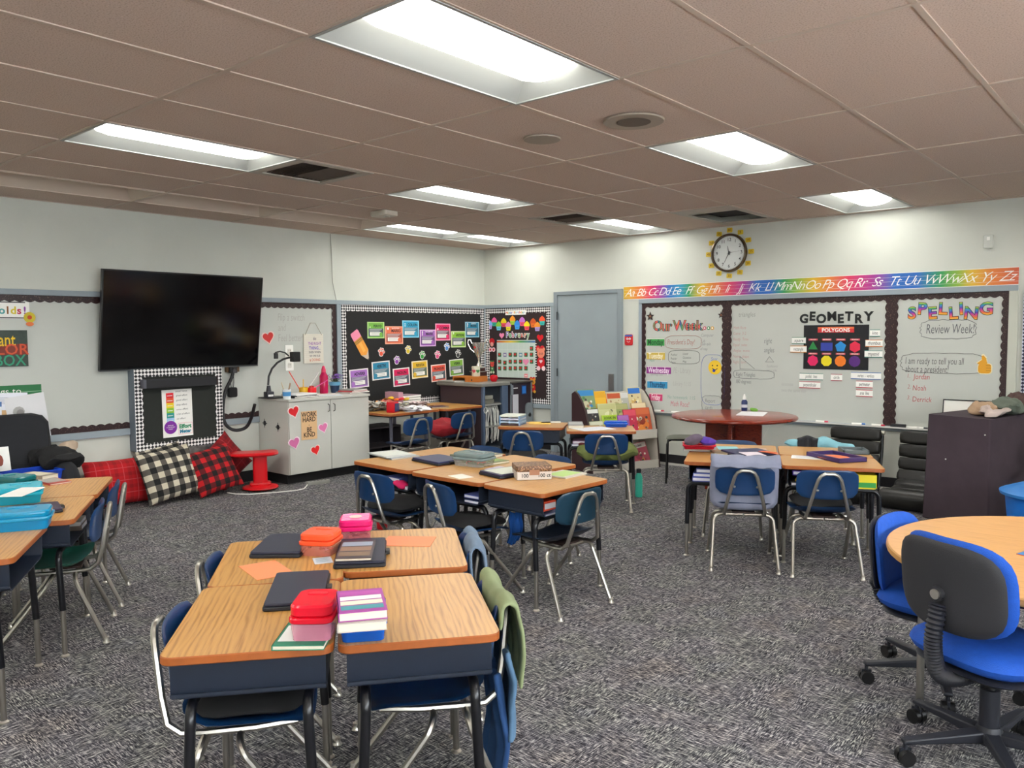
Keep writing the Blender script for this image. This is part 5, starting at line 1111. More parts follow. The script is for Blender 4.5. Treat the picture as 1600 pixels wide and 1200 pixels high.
# far desks
o, W, D = quad((780, 664.5), (812, 665.5), None, DZ+.0005, 'letter_tray', 'blue and white slotted tray on the far left desk', 'tray', dp=.22)
for i, (z, c) in enumerate(((0, '#3c2c38'), (.022, '#b0c8dc'), (.05, '#c8ccdc'), (.078, '#d8dcd0'))): mb = MB(); mb.prism(rrect(W, D, .02), z, z+.016, mat(c, .4), ch=.003); mb.build('shelf', o)
mb = MB()
for x in (-W/2+.006, W/2-.006, 0): mb.box(x-.006, x+.006, -D/2+.002, D/2-.01, 0, .09, mat('#7a9cc0', .4))
mb.build('upright', o, smooth=False)
paper((826, 663), (860, 663), (828, 659), '#e0b850', 'yellow folder on the far left desk'); paper((846, 661), (876, 661), (848, 658.5), '#d8d4c8', 'white sheet behind the yellow folder')
bookon((888, 669.5), (912, 669.5), (888, 663.5), 'grey flat box stack at the left of the far right desk', ('#7c7c7c', '#b0b0ac'), h=.03)
paper((914, 674), (962, 670.5), (917, 668), '#e4e6ec', 'white printed sheet on the far right desk', lines='#8a94b8')
pbox((945, 667.5), (981, 667.5), 'bright blue pencil case on the far right desk', '#0f50b8', '#0d48a8', dp=.12, h=.05, alpha=1)
# left group
def at(px, py, z): x, y = FP(px, py, z); return x, y
bookon((78, 759), (112, 754), (70, 748), 'grey folder with red edge on the back left desk', ('#a83830', '#9c9690'), h=.01, name='folder')
bookon((66, 752), (92, 747), (62, 742), 'cream book above the red edged folder', ('#8c8070', '#d0c8b0'), z=DZ, h=.03)
pbox((28, 773), (62, 766), 'dark teal lidded pencil box on the back left desk', '#0e6064', '#b0aca0', dp=.2, h=.09, alpha=.6)
pbox((-6, 792), (38, 788), 'bright turquoise box with white paper on its lid', '#10a0b8', '#0d98b4', dp=.2, h=.085, alpha=1, wd=.2)
paper((-6, 777), (34, 776), (-4, 763), '#e0e0dc', 'white sheet lying on the turquoise box lid', z=DZ+.089)
tablet((0, 812), (52, 806), (6, 794), 'dark purple tablet case behind the blue pencil case', col='#3a2c40', wd=.26, dp=.2)
pbox((-22, 835), (48, 829), 'rounded blue pencil case at the left frame edge', '#1486b0', '#107eb0', dp=.16, h=.085, alpha=1, wd=.24)
# bottles on the floor
def bottle(x, y, label, col, capc, h=.2, r=.034, z=0):
    o = thing('water_bottle', label, 'bottle', T(x, y, z)); mb = MB(); mb.lathe([(r*.9, 0), (r, .008), (r, h*.72), (r*.6, h*.84), (r*.6, h*.88)], mat(col, .3), 16); mb.build('body', o)
    mb = MB(); mb.lathe([(r*.66, h*.86), (r*.66, h), (r*.3, h)], mat(capc, .4), 14); mb.build('cap', o); return o
x, y = FP(597, 826, 0); bottle(x, y, 'red water bottle under the left centre desk', '#b8101c', '#1a1012', .23, .042)
x, y = FP(998, 776, 0); bottle(x, y, 'turquoise bottle on the floor by the far right desk', '#3cb49c', '#16181c', .26, .034)
x, y = FP(757, 905, 0); bottle(x, y, 'clear bottle on the floor behind the pale blue jacket', '#8c8c90', '#d8d8d8', .2, .03)
bottle(1.10, -1.43, 'pink bottle under the chair with the red bag', '#c06080', '#e0e0e0', .2)
drape('cloth', 'bright blue cloth hanging below the crosswise desk', dM['M3'] @ T(.0, .30, 0), [(-.05, .44), (-.06, .36), (-.05, .28), (-.03, .24)], .12, '#1456a8', .006, .2, seed=14, cat='cloth', thick=.01)
# ---------------------------------------------------------------- television wall furniture
WHITEL = mat('#c3c3bb', .4)
cab = thing('cabinet', 'white two-door cabinet with heart stickers against the television wall', 'cabinet', loc=(.012, -3.5, 0)); CW = 1.015
mb = MB(); mb.box(0, .53, 0, CW, .10, .84, WHITEL); mb.box(.03, .47, .02, CW-.02, 0, .10, mat('#0c0c0d', .8)); mb.build('body', cab, smooth=False, bev=.002)
mb = MB(); mb.box(0, .56, -.008, CW+.008, .84, .865, WHITEL); mb.build('worktop', cab, bev=.003)
for i in (0, 1):
    mb = MB(); y0 = .004+i*CW/2; mb.box(.531, .548, y0, y0+CW/2-.008, .105, .832, WHITEL); d = mb.build('door', cab, bev=.002)
    y = CW/2+(-.035 if i == 0 else .035); mb = MB(); mb.tube([(.548, y, .79), (.575, y, .78), (.575, y, .72), (.548, y, .71)], .004, mat('#3a3a3c', .4, .6), 6); mb.build('handle', d)
for x, z in ((.11, .60), (.35, .575)):
    mb = MB(); mb.cyl((x, -.002, z), (x, .003, z), .026, INK); mb.box(x-.045, x+.045, -.0035, -.001, z-.003, z+.003, INK); mb.box(x-.003, x+.003, -.0035, -.001, z-.045, z+.045, INK); mb.build('cable_hole', cab)
NC = .565
for px, py, s, c, e, lab in ((459, 643, .115, '#d81c24', '#ecd8d4', 'red heart at the top left of the white cabinet door'), (505, 668, .10, '#d873a4', '#f0d4e0', 'pink heart right of the WORK HARD note'), (460, 692, .115, '#cf6ba0', '#f0d4e0', 'pink heart at the lower left of the cabinet door'), (493, 703, .10, '#e01c1c', '#f0d8d0', 'red heart low on the cabinet door')):
    u, v = LW(px, py, NC); hearts('L', u, v, s, c, lab, e, .25, n=NC)
u, v = LW(483, 664.5, NC); mb = MB(); mb.box(-.095, .095, -.145, .145, 0, .0015, mat('#d9b183', .7))
for i, s_ in enumerate(('WORK', 'HARD', '-', 'BE', 'KIND')): mb.text(s_, .068 if s_ != '-' else .04, 0, .11-i*.052, .002, mat('#2a1408', .6), off=.02, sx=.85)
flat_thing('motto_note', 'tan note reading WORK HARD BE KIND on the cabinet door', 'note', 'L', u, v, mb, n=NC)
CT = .866
DCY = LW(420, 612, .26)[0]
dc = thing('document_camera', 'black gooseneck document camera on the white cabinet', 'camera', loc=(.26, DCY, CT)); base = Vector((.26, DCY, CT))
mb = MB(); mb.prism(rrect(.20, .26, .02, cy=.06), 0, .012, BLACK, ch=.003); mb.prism(rrect(.07, .09, .015, cy=-.0), .012, .07, mat('#24242c', .4), ch=.006); mb.cyl((0, 0, .06), (0, 0, .13), .028, mat('#24242c', .4), r1=.018); mb.build('base', dc)
mb = MB(); mb.box(.036, .037, -.03, .03, .02, .04, PAPER); mb.build('sticker', dc, smooth=False)
P = []
for px, py in ((419, 602), (420, 588), (425, 576), (433, 567), (443, 561), (455, 558)): y, z = LW(px, py, .27); P.append((.27-base.x, y-base.y, z-base.z))
mb = MB(); mb.tube(P, .011, BLACK, 8); mb.build('gooseneck', dc)
y, z = LW(462, 557, .27); mb = MB(); mb.box(-.035, .035, y-base.y-.045, y-base.y+.045, z-base.z-.055, z-base.z+.05, BLACK); mb.build('camera_head', dc, bev=.008)
mb = MB(); P = []
for px, py in ((452, 556), (446, 551), (438, 549), (431, 551)): a, b = LW(px, py, .27); P.append((0, a-base.y, b-base.z))
mb.tube(P, .008, BLACK, 6); a, b = LW(432, 556, .27); mb.cyl((0, a-base.y, b-base.z-.03), (0, a-base.y, b-base.z+.028), .022, BLACK); mb.build('lamp_arm', dc)
def cup(name, label, cat, x, y, r, h, col, sticks, z=CT, band=None):
    o = thing(name, label, cat, loc=(x, y, z)); mb = MB(); mb.lathe([(r*.9, 0), (r, h), (r*.92, h), (r*.84, .006), (.001, .005)], mat(col, .4), 18); mb.build('cup', o)
    if band: mb = MB(); mb.lathe([(r*.945, h*.3), (r*1.005, h*.75)], mat(band, .4), 18); mb.build('band', o)
    for i, (c, dx, dy, L) in enumerate(sticks): mb = MB(); mb.cyl((0, dy*.1, .02), (dx, dy, L), .005, mat(c, .5), n=7); mb.build('stick', o)
    return o
_, y = 0, LW(448, 615, .46)[0]; cup('brush_cup', 'blue and white cup of brushes on the cabinet front edge', 'cup', .46, y, .042, .095, '#d8dcdc', [('#c8b89c', .0, -.06, .17), ('#b08c6c', .02, .03, .16), ('#8c6c54', -.02, .06, .15)], band='#4a90c8')
y = LW(474, 603, .2)[0]; cup('pencil_cup', 'yellow cup holding long red and pink pencils on the white cabinet', 'cup', .2, y, .048, .085, '#d8a818', [('#d83c2c', -.02, -.16, .26), ('#e0b03c', .0, .0, .17), ('#d8388c', .02, .30, .15), ('#e0e0dc', -.02, .22, .24)])
y = LW(486, 603, .22)[0]; o = thing('tape_dispenser', 'red box-like dispenser beside the yellow cup', 'dispenser', loc=(.23, y, CT)); mb = MB(); mb.prism(rrect(.07, .085, .014), 0, .08, mat('#d81420', .3), ch=.004); mb.build('body', o); mb = MB(); mb.cyl((-.02, 0, .08), (.02, 0, .08), .02, mat('#b01018', .3)); mb.build('roller', o)
y = LW(506, 600, .15)[0]; o = thing('spray_bottle', 'tall crimson pink bottle on the white cabinet', 'bottle', loc=(.15, y, CT)); mb = MB(); mb.lathe([(.042, 0), (.046, .01), (.046, .19), (.03, .22), (.022, .235)], mat('#b8104c', .25), 18); mb.build('body', o); mb = MB(); mb.lathe([(.026, .232), (.024, .265), (.012, .30), (.002, .305)], mat('#d8305c', .3), 14); mb.build('cap', o)
y = LW(523, 600, .15)[0]; o = thing('potted_plant', 'small two-tone blue pot with purple flowers on the white cabinet', 'plant', loc=(.15, y, CT)); mb = MB(); mb.lathe([(.04, 0), (.055, .085), (.06, .085), (.062, .12), (.055, .12), (.05, .10), (.001, .1)], mat('#1f3350', .4), 18); mb.build('pot', o)
mb = MB(); mb.lathe([(.0565, .082), (.0625, .084), (.0645, .121), (.058, .122)], mat('#5f9cbc', .4), 18); mb.build('rim', o); r_ = random.Random(5)
for i in range(16):
    a, d = r_.uniform(0, 6.28), r_.uniform(.02, .085); x_, y_, z_ = d*math.cos(a), d*math.sin(a), .155+r_.uniform(0, .05); mb = MB(); mb.tube([(0, 0, .1), (x_*.5, y_*.5, .14), (x_, y_, z_)], .002, mat('#3c5a34', .6), 4); mb.build('stem', o); mb = MB()
    for k in range(5): mb.prism(ngon(.010, 6, cx=.012*math.cos(k*1.257), cy=.012*math.sin(k*1.257)), 0, .003, mat('#7a50a8', .6), M=T(x_, y_, z_, ry=.4*math.cos(a), rx=-.4*math.sin(a)))
    mb.build('flower', o)
def stack(items, x, y, z, rz=0):
    for w_, d, h, c, lab, nm in items:
        o = thing(nm, lab, 'book' if nm in ('book', 'notebook') else 'paper', T(x+random.uniform(-.01, .01), y+random.uniform(-.01, .01), z, rz=rz+random.uniform(-.1, .1)))
        mb = MB(); mb.box(-w_/2, w_/2, -d/2, d/2, 0, h, mat(c, .6)); mb.build('cover' if h > .004 else 'sheet', o, smooth=False)
        if h > .008: mb = MB(); mb.box(-w_/2+.003, w_/2+.001, -d/2+.003, d/2-.003, .003, h-.003, PAPER); mb.build('pages', o, smooth=False)
        z += h+.0008
stack([(.22, .30, .014, '#17171a', 'black folder on the cabinet behind the brush cup', 'folder'), (.2, .28, .010, '#202024', 'second black folder under the white papers', 'folder'), (.21, .3, .012, '#dcdcda', 'pile of white paper on the black folders', 'paper_pile')], .36, LW(468, 615, .36)[0], CT, .1)
stack([(.28, .34, .004, '#d0dce0', 'pale bluish sheets in the middle of the cabinet top', 'paper_pile'), (.22, .26, .003, '#e2dcd8', 'cream sheet on the bluish sheets', 'paper_sheet')], .36, LW(508, 612, .36)[0], CT, -.4)
stack([(.22, .30, .014, '#b8b0a8', 'grey book lowest in the pile at the cabinet right end', 'book'), (.2, .27, .012, '#b83c44', 'red edged book in the pile at the cabinet right end', 'book'), (.2, .24, .012, '#8c8c88', 'grey green book topmost in the pile at the cabinet right end', 'book')], .30, LW(552, 609, .3)[0], CT, .15)
# power strip and cord
o = thing('power_strip', 'grey power strip on the carpet before the white cabinet', 'power strip', T(.70, -3.27, 0, rz=rad(80))); mb = MB(); mb.prism(rrect(.24, .05, .008), 0, .035, mat('#8c8c86', .5), ch=.003); mb.build('housing', o)
mb = MB()
for i in range(5): mb.rect(-.09+i*.04, -.07+i*.04, -.012, .012, .0355, INK)
mb.build('sockets', o, smooth=False)
mb = MB(); mb.tube([(.69, -3.39, .01), (.74, -3.44, .006), (.82, -3.52, .005), (.84, -3.62, .005), (.78, -3.78, .005), (.66, -4.02, .006), (.55, -4.10, .008), (.44, -4.12, .01)], .005, PAPER, 6); tag(mb.build('extension_lead'), 'white power cord curling under the red stool', 'cord')
# red wobble stool
o = thing('wobble_stool', 'bright red plastic rocking stool with rectangular seat', 'stool', T(.50, -3.80, 0, rz=rad(58))); RED = mat('#c8101a', .28)
mb = MB(); mb.lathe([(.001, .0), (.10, .004), (.165, .016), (.172, .024), (.165, .034), (.10, .048), (.05, .06)], RED, 28); mb.build('base', o)
mb = MB(); mb.prism(rrect(.135, .10, .03), .05, .345, RED); mb.prism(rrect(.20, .15, .03), .045, .075, RED, ch=.01); mb.build('column', o, bev=.004)
mb = MB(T(-.05, .03, 0)); mb.pad(.45, .28, .04, lambda x, y: .35+.12*x*x, RED, p=8, e=8, seg=40); mb.build('seat', o, ang=60)
# pillows
BUF = gingham('cream_black_check', '#cfc6b0', '#55514a', '#0c0c0c', .105); BUFR = gingham('red_black_check', '#c20f18', '#5c0a10', '#0a0808', .10)
TAR1 = tartan('red_tartan', '#bd1019', '#cc5056', '#930c14'); TAR2 = tartan('dark_red_tartan', '#8a0c16', '#a83840', '#660a12')
def pillow(label, y, z, x, w_, h, rot, m, lean=22, yaw=0, th=.16):
    M = WM('L', y, z, x) @ Matrix.Rotation(rad(yaw), 4, 'Y') @ Matrix.Rotation(rad(-lean), 4, 'X') @ Matrix.Rotation(rad(rot), 4, 'Z')
    def tf(a, b): return th*max(.02, (1-(2*a/w_)**2)*(1-(2*b/h)**2))**.45
    mb = MB(); n = 14; top = []; bot = []
    for j in range(n+1):
        for i in range(n+1):
            u_, v_ = 2*i/n-1, 2*j/n-1; k = .07; X = w_/2*u_*(1-k*(1-v_*v_)); Y = h/2*v_*(1-k*(1-u_*u_)); t_ = th/2*max(0, (1-u_**2)*(1-v_**2))**.38+.004
            t_ *= 1+.05*math.sin(7*u_+3*v_+y*9); top.append((X, Y, t_)); bot.append((X, Y, -t_))
    q = lambda a, b: b*(n+1)+a; fs = [(q(i, j), q(i+1, j), q(i+1, j+1), q(i, j+1)) for j in range(n) for i in range(n)]
    mb.add(top+bot, fs+[tuple(k_+(n+1)**2 for k_ in f[::-1]) for f in fs]+[(q(i, 0), q(i, 0)+(n+1)**2, q(i+1, 0)+(n+1)**2, q(i+1, 0)) for i in range(n)]+[(q(i+1, n), q(i+1, n)+(n+1)**2, q(i, n)+(n+1)**2, q(i, n)) for i in range(n)]+[(q(0, j+1), q(0, j+1)+(n+1)**2, q(0, j)+(n+1)**2, q(0, j)) for j in range(n)]+[(q(n, j), q(n, j)+(n+1)**2, q(n, j+1)+(n+1)**2, q(n, j+1)) for j in range(n)], m)
    o = mb.build('pillow', ang=80); o.matrix_local = M; return tag(o, label, 'pillow')
pillow('wide red tartan pillow leftmost along the wall', -5.0, .215, .19, .62, .42, 0, TAR1, 14)
pillow('cream and black buffalo check pillow leaning at an angle', -4.66, .262, .40, .52, .47, 7, BUF, 20)
pillow('black and cream pillow corner peeping behind the check pillow', -4.60, .285, .17, .42, .42, 10, BUF, 10, th=.1)
pillow('red and black buffalo check pillow leaning on the wall', -4.24, .245, .42, .47, .44, 9, BUFR, 26)
pillow('dark red tartan pillow tilted on its corner beside the red stool', -4.00, .27, .19, .44, .42, 38, TAR2, 12, th=.12)
o = thing('wall_grille', 'low grey mottled wall plate behind the pillows', 'panel', WM('L', -4.18, .39, .013)); mb = MB(); mb.box(-.32, .28, -.17, .05, 0, .012, mat('#a6a29c', .6, var=.35, vs=26)); mb.build('plate', o); mb = MB(); mb.box(-.33, .29, .045, .06, 0, .016, RAIL); mb.build('edge', o)
# armchair
UPH = mat('#15171c', .85, var=.1, bump=.3, bs=60)
ac = thing('armchair', 'black cloth covered armchair against the wall at far left', 'armchair', loc=(.10, -6.08, 0))
mb = MB(Matrix(((0, 0, 1, .16), (1, 0, 0, 0), (0, 1, 0, .08), (0, 0, 0, 1))) @ Matrix.Rotation(rad(-7), 4, 'X')); mb.prism([(-.42, 0), (.42, 0), (.47, .45), (.46, .72), (.42, .775), (.34, .80), (-.34, .80), (-.42, .775), (-.46, .72), (-.47, .45)], 0, .2, UPH, ch=.03); mb.build('backrest', ac, ang=50)
mb = MB(T(.60, 0, .30)); mb.pad(.62, .66, .26, lambda x, y: 0, UPH, p=7, e=6, seg=36); mb.box(-.28, .26, -.3, .3, -.28, -.05, UPH); mb.build('seat', ac, ang=60)
for s_ in (-1, 1): mb = MB(T(.55, s_*.40, .29, rx=rad(90))); mb.pad(.74, .54, .17, lambda x, y: 0, UPH, p=4, e=4, seg=36); mb.build('arm', ac, ang=70)
blob('cloth_heap', 'heap of black cloth on the right arm of the armchair', 'cloth', T(.58, -5.66, .47), .62, .30, .15, '#0c0c0e', seed=41, wr=.03, p=3.2)
blob('cloth_heap', 'heap of black cloth on the left arm of the armchair at the frame edge', 'cloth', T(.80, -6.34, .50), .50, .40, .24, '#0b0b0d', seed=42)
blob('soft_toy', 'tan fleecy thing poking from the black cloth on the armchair', 'toy', T(.40, -5.50, .53), .16, .14, .12, '#b09c88', seed=43)
o = thing('storage_bin', 'royal blue plastic bin on the armchair seat', 'bin', T(.80, -5.93, .40, rz=rad(4))); mb = MB(); BL = mat('#0f3cae', .35)
for q in ((-.13, .13, -.19, -.18), (-.13, .13, .18, .19), (-.13, -.12, -.19, .19), (.12, .13, -.19, .19)): mb.box(*q, 0, .10, BL)
mb.box(-.13, .13, -.19, .19, 0, .01, BL); mb.build('body', o, bev=.003)
mb = MB()
for q in ((-.145, .145, -.205, -.18), (-.145, .145, .18, .205), (-.145, -.12, -.205, .205), (.12, .145, -.205, .205)): mb.box(*q, .095, .105, BL)
mb.build('rim', o, bev=.002)
o = thing('picture_card', 'small white card with a brown figure standing in front of the armchair', 'card', WM('L', -6.10, .60, .72) @ Matrix.Rotation(rad(-14), 4, 'X')); mb = MB(); mb.box(-.075, .075, -.09, .09, 0, .003, PAPER); mb.build('card', o, smooth=False)
mb = MB(); mb.flat(ngon(.022, 8, cx=.01, cy=-.01, ry=.045), .0036, mat('#8c3c28', .6)); mb.flat(ngon(.014, 8, cx=0, cy=.045), .0038, mat('#5c2c20', .6)); mb.build('picture', o, smooth=False)

# ---------------------------------------------------------------- wall tables and clutter
def wall_table(y0, y1, x1, label):
    o = thing('activity_table', label, 'table', loc=(0, 0, 0)); mb = MB(); mb.prism(rrect(x1-.12, y1-y0, .06, cx=(x1+.12)/2, cy=(y0+y1)/2), .625, .65, OAKEDGE, top=OAK, ch=.003); mb.build('tabletop', o, ang=30)
    for x in (.2, x1-.12):
        for y in (y0+.13, y1-.13): mb = MB(); mb.cyl((x, y, .3), (x, y, .626), .019, mat('#50505c', .4)); mb.cyl((x, y, .012), (x, y, .32), .013, CHROME); mb.lathe([(.02, 0), (.02, .006), (.01, .014)], GLIDE, 10, c=(x, y)); mb.build('leg', o)
    mb = MB(); mb.box(.18, x1-.1, y0+.1, y1-.1, .60, .625, mat('#3c3c44', .5)); mb.build('apron', o, smooth=False); return o
wall_table(-2.46, -1.68, .86, 'oak laminate table against the wall heaped with papers'); wall_table(-1.665, -1.02, .92, 'second oak laminate table running behind the grey cart')
o = thing('low_shelf', 'low grey shelf unit under the wall table beside the cabinet', 'shelf', loc=(.06, -2.46, 0)); mb = MB(); mb.box(0, .34, 0, .012, 0, .46, mat('#3c383c', .6)); mb.box(0, .34, .56, .572, 0, .46, mat('#3c383c', .6)); mb.box(0, .01, 0, .572, 0, .46, mat('#2a262a', .6)); mb.build('sides', o, smooth=False)
for z in (.02, .22, .44): mb = MB(); mb.box(0, .34, .012, .56, z, z+.015, mat('#4c464a', .6)); mb.build('shelf_board', o, smooth=False)
o = thing('carton', 'pale carton on the floor under the wall tables', 'box', loc=(.10, -1.84, 0)); mb = MB(); mb.box(0, .3, 0, .62, .0, .30, mat('#8c877e', .8)); mb.build('body', o, bev=.004); mb = MB(); mb.box(.01, .29, .01, .61, .30, .304, mat('#a39d92', .8)); mb.build('flaps', o, smooth=False)
TZ = .651
o = thing('pencil_sharpener', 'bright red box with dark blue side on the wall table', 'sharpener', T(.70, -2.27, TZ, rz=rad(20))); mb = MB(); mb.prism(rrect(.10, .11, .012), 0, .115, mat('#c80f24', .3), ch=.004); mb.build('body', o); mb = MB(); mb.box(.05, .056, -.04, .05, .01, .10, mat('#1c2c58', .3)); mb.build('face_panel', o, bev=.002)
for i, (x, y, w_, d, h, c, lab) in enumerate(((.34, -2.27, .30, .32, .13, ('#c4c0b8', '#b4aea4', '#d0ccc4'), 'crumpled whitish heap at the left of the wall table'), (.50, -2.12, .24, .28, .10, ('#d8d0b0', '#d0ccc0', '#e0dcd4'), 'pale paper heap behind the red box'), (.36, -2.0, .24, .26, .14, ('#e0906c', '#e8b070', '#d87868', '#e0c060'), 'salmon and yellow heap on the wall table'), (.74, -1.98, .24, .36, .05, ('#eeeeee', '#e0e0e4'), 'low white paper heap at the table front'), (.60, -1.80, .26, .26, .10, ('#c8b4b0', '#d8c4c4', '#b8a8a8'), 'crumpled pinkish plastic sheeting on the wall table'))):
    sheets(lab, T(x, y, TZ), w_*1.25, d*1.25, h, c, seed=50+i)
for i, c in enumerate(('#d8a828', '#e0682c', '#d83848', '#e8c040')):
    blob('craft_piece', ('yellow', 'orange', 'red', 'gold')[i]+' craft piece on the salmon heap', 'craft', T(.42+.03*i, -2.05+.05*i, TZ+.10), .07, .06, .04, c, seed=60+i)
stack([(.24, .32, .03, '#5c2c58', 'plum book at the bottom of the wall table stack', 'book'), (.24, .32, .03, '#24502c', 'dark green book in the wall table stack', 'book'), (.24, .32, .025, '#1c1a20', 'black book in the wall table stack', 'book'), (.24, .32, .03, '#2a5c34', 'green book in the wall table stack', 'book'), (.24, .32, .025, '#8c7880', 'mauve book topping the wall table stack', 'book')], .30, -1.74, TZ, 0)
o = thing('file_holder', 'translucent pink file holder beside the book stack', 'holder', loc=(.34, -1.97, TZ)); mb = MB(); mb.box(-.12, .12, 0, .07, 0, .19, mat('#b48c9c', .3)); mb.build('body', o, bev=.004)
mb = MB(); mb.box(-.10, .10, .01, .06, .17, .193, mat('#8c5c70', .5)); mb.build('files', o, smooth=False)
o = thing('glasses', 'small wire frame lying on the wall table', 'glasses', T(.55, -1.56, TZ)); mb = MB()
for s_ in (-1, 1): mb.tube([(s_*.03+.022*math.cos(a*.7), .022*math.sin(a*.7), .02) for a in range(9)], .0025, mat('#8c5c24', .4), 5, closed=True); mb.tube([(s_*.052, 0, .02), (s_*.055, -.06, .004)], .002, mat('#8c5c24', .4), 5)
mb.build('frame', o)
bk = bookon((675, 638), (702, 636.5), None, 'dark plum folder on the second wall table', ('#3a2430', '#4a3040'), h=.012, dp=.2, name='folder')
# ---------------------------------------------------------------- grey computer cart with things on top
GC = mat('#5c646e', .45); GCD = mat('#3a2c30', .5); GCL = mat('#7a8288', .4)
ct = thing('computer_cart', 'grey wheeled computer cart with open cable side and dark end panel', 'cart', loc=(.11, -.98, 0)); X, Y = .75, .46
mb = MB(); mb.box(-.02, X+.02, -.03, Y+.03, .865, .91, mat('#7c7a74', .45)); mb.build('top', ct, bev=.01)
mb = MB(); mb.box(0, X-.03, 0, .02, .07, .865, GCD); mb.build('end_panel', ct, smooth=False)
mb = MB(); mb.box(0, X, Y-.02, Y, .07, .865, GC); mb.box(0, .02, 0, Y, .07, .865, GC); mb.box(0, X, 0, Y, .07, .10, GC); mb.build('frame', ct, smooth=False)
for y in (0, Y-.11): mb = MB(); mb.box(X-.03, X+.012, y, y+(.035 if y == 0 else .11), .07, .865, mat('#4a5a70', .45)); mb.build('corner_post', ct, bev=.006)
for z in (.63, .36): mb = MB(); mb.box(.02, X-.01, .02, Y-.03, z, z+.02, mat('#8a8a84', .5)); mb.build('shelf', ct, smooth=False)
mb = MB(); mb.box(.35, X-.05, .06, .26, .651, .70, mat('#6c6c60', .6)); mb.box(.35, X-.05, .07, .24, .705, .75, mat('#8c8c80', .6)); mb.build('charger', ct, smooth=False)
mb = MB(); mb.box(.3, .31, .02, Y-.02, .1, .86, mat('#0c0c10', .8)); mb.build('inner_back', ct, smooth=False)
r_ = random.Random(8)
for i in range(22):
    y = .05+i*.013; mb = MB(); a = r_.uniform(-.03, .03); c = ('#d8dad4', '#bcbeba', '#e0e0d8')[i % 3]
    mb.tube([(X-.06, y, .62), (X-.02+r_.uniform(-.02, .01), y+a*.5, .54), (X-.03, y+a, .42), (X-.02, y+a*1.3, .30), (X-.035, y+a, .16+r_.uniform(0, .08))], .004, mat(c, .5), 5); mb.build('cable', ct)
mb = MB(); mb.tube([(X+.01, .04+.03*math.cos(a*.6), .58+.035*math.sin(a*.6)) for a in range(21)], .007, PAPER, 6); mb.build('cable_coil', ct)
for x in (.08, X-.08):
    for y in (.06, Y-.06): mb = MB(); mb.cyl((x, y-.015, .035), (x, y+.015, .035), .035, BLACK); mb.box(x-.015, x+.015, y-.02, y+.02, .05, .075, GC); mb.build('caster', ct)
c2 = thing('charging_locker', 'second grey cart with white strip and blue label standing in the corner', 'cart', loc=(.13, -.475, 0)); X2, Y2 = .73, .43
mb = MB(); mb.box(0, X2, 0, Y2, .07, .885, mat('#2a2028', .5)); mb.build('body', c2, bev=.005); mb = MB(); mb.box(-.015, X2+.02, -.01, Y2+.01, .885, .905, mat('#48443f', .45)); mb.build('top', c2, bev=.006)
F2 = WM('L', 0, 0, X2)
mb = MB(F2); mb.prism(rrect(.13, .56, .05, cx=Y2-.07, cy=.34), 0, .022, GCL); mb.box(Y2-.02, Y2, .07, .88, 0, .012, GCL); mb.build('side_rail', c2, bev=.004)
mb = MB(F2); mb.cyl((Y2-.07, .46, .02), (Y2-.07, .46, .035), .022, BLACK); mb.cyl((Y2-.07, .49, .03), (Y2-.07, .46, .045), .008, BLACK); mb.build('lock', c2)
mb = MB(F2); mb.box(.05, .16, .43, .74, 0, .004, mat('#c8c8ce', .5)); mb.build('white_strip', c2, smooth=False); mb = MB(F2); mb.box(.06, .15, .815, .825, 0, .003, PAPER); mb.build('name_plate', c2, smooth=False)
mb = MB(F2); mb.box(.225, .325, .73, .85, 0, .002, mat('#12386c', .5)); mb.box(.24, .31, .745, .835, .002, .004, mat('#2f7cd0', .5)); mb.build('blue_label', c2, smooth=False)
mb = MB(F2); mb.box(0, .02, .08, .88, 0, .012, GCL); mb.box(.0, .045, .74, .86, .0, .02, GCL); mb.build('latch', c2, smooth=False)
# on the cart
WB2 = mat('#b86a24', .5)
o = thing('wooden_riser', 'orange-brown wooden box with an open front on the grey cart', 'box', T(.42, -.78, .911, rz=rad(12))); mb = MB(); mb.box(-.16, .22, -.10, .12, .05, .068, WB2); mb.box(-.16, -.145, -.10, .12, 0, .05, WB2); mb.box(.02, .22, -.10, .12, 0, .05, WB2); mb.box(-.145, .02, .10, .12, 0, .05, WB2); mb.build('case', o, smooth=False)
mb = MB(); mb.cyl((.12, -.103, .025), (.12, -.1, .025), .01, INK); mb.build('knob', o)
o = thing('trophy', 'tall silver trophy cup with two curved handles', 'trophy', T(.50, -.66, .98)); SIL = mat('#d8d3c8', .2, .9)
mb = MB(); mb.prism(rrect(.15, .15, .01), 0, .05, mat('#3a1a14', .4)); mb.prism(rrect(.12, .12, .01), .06, .10, mat('#3a1a14', .4)); mb.build('plinth', o, bev=.003)
mb = MB(); mb.prism(rrect(.17, .17, .01), .05, .06, SIL); mb.prism(rrect(.145, .145, .01), .10, .11, SIL); mb.lathe([(.05, .11), (.035, .13), (.014, .17), (.010, .20), (.018, .212), (.010, .222), (.03, .25), (.058, .31), (.072, .38), (.078, .42), (.074, .42), (.066, .38), (.05, .32), (.001, .26)], SIL, 24); mb.build('bowl', o)
for s_ in (-1, 1): mb = MB(T(rz=rad(45))); mb.tube([(s_*.055, 0, .30), (s_*.10, 0, .34), (s_*.135, 0, .41), (s_*.13, 0, .455), (s_*.10, 0, .455), (s_*.09, 0, .42), (s_*.078, 0, .41)], .008, SIL, 7); mb.build('handle', o)
mb = MB(); mb.prism(rrect(.03, .02, .003), 0, .003, mat('#c82020', .4), M=WM('R', 0, .36, .07)); mb.build('badge', o)
o = thing('mug', 'white mug with heart pattern on the wooden box', 'mug', T(.545, -.76, .98)); mb = MB(); mb.lathe([(.05, 0), (.052, .004), (.052, .125), (.047, .125), (.045, .01), (.001, .01)], mat('#d0cdb8', .35), 22); mb.build('body', o)
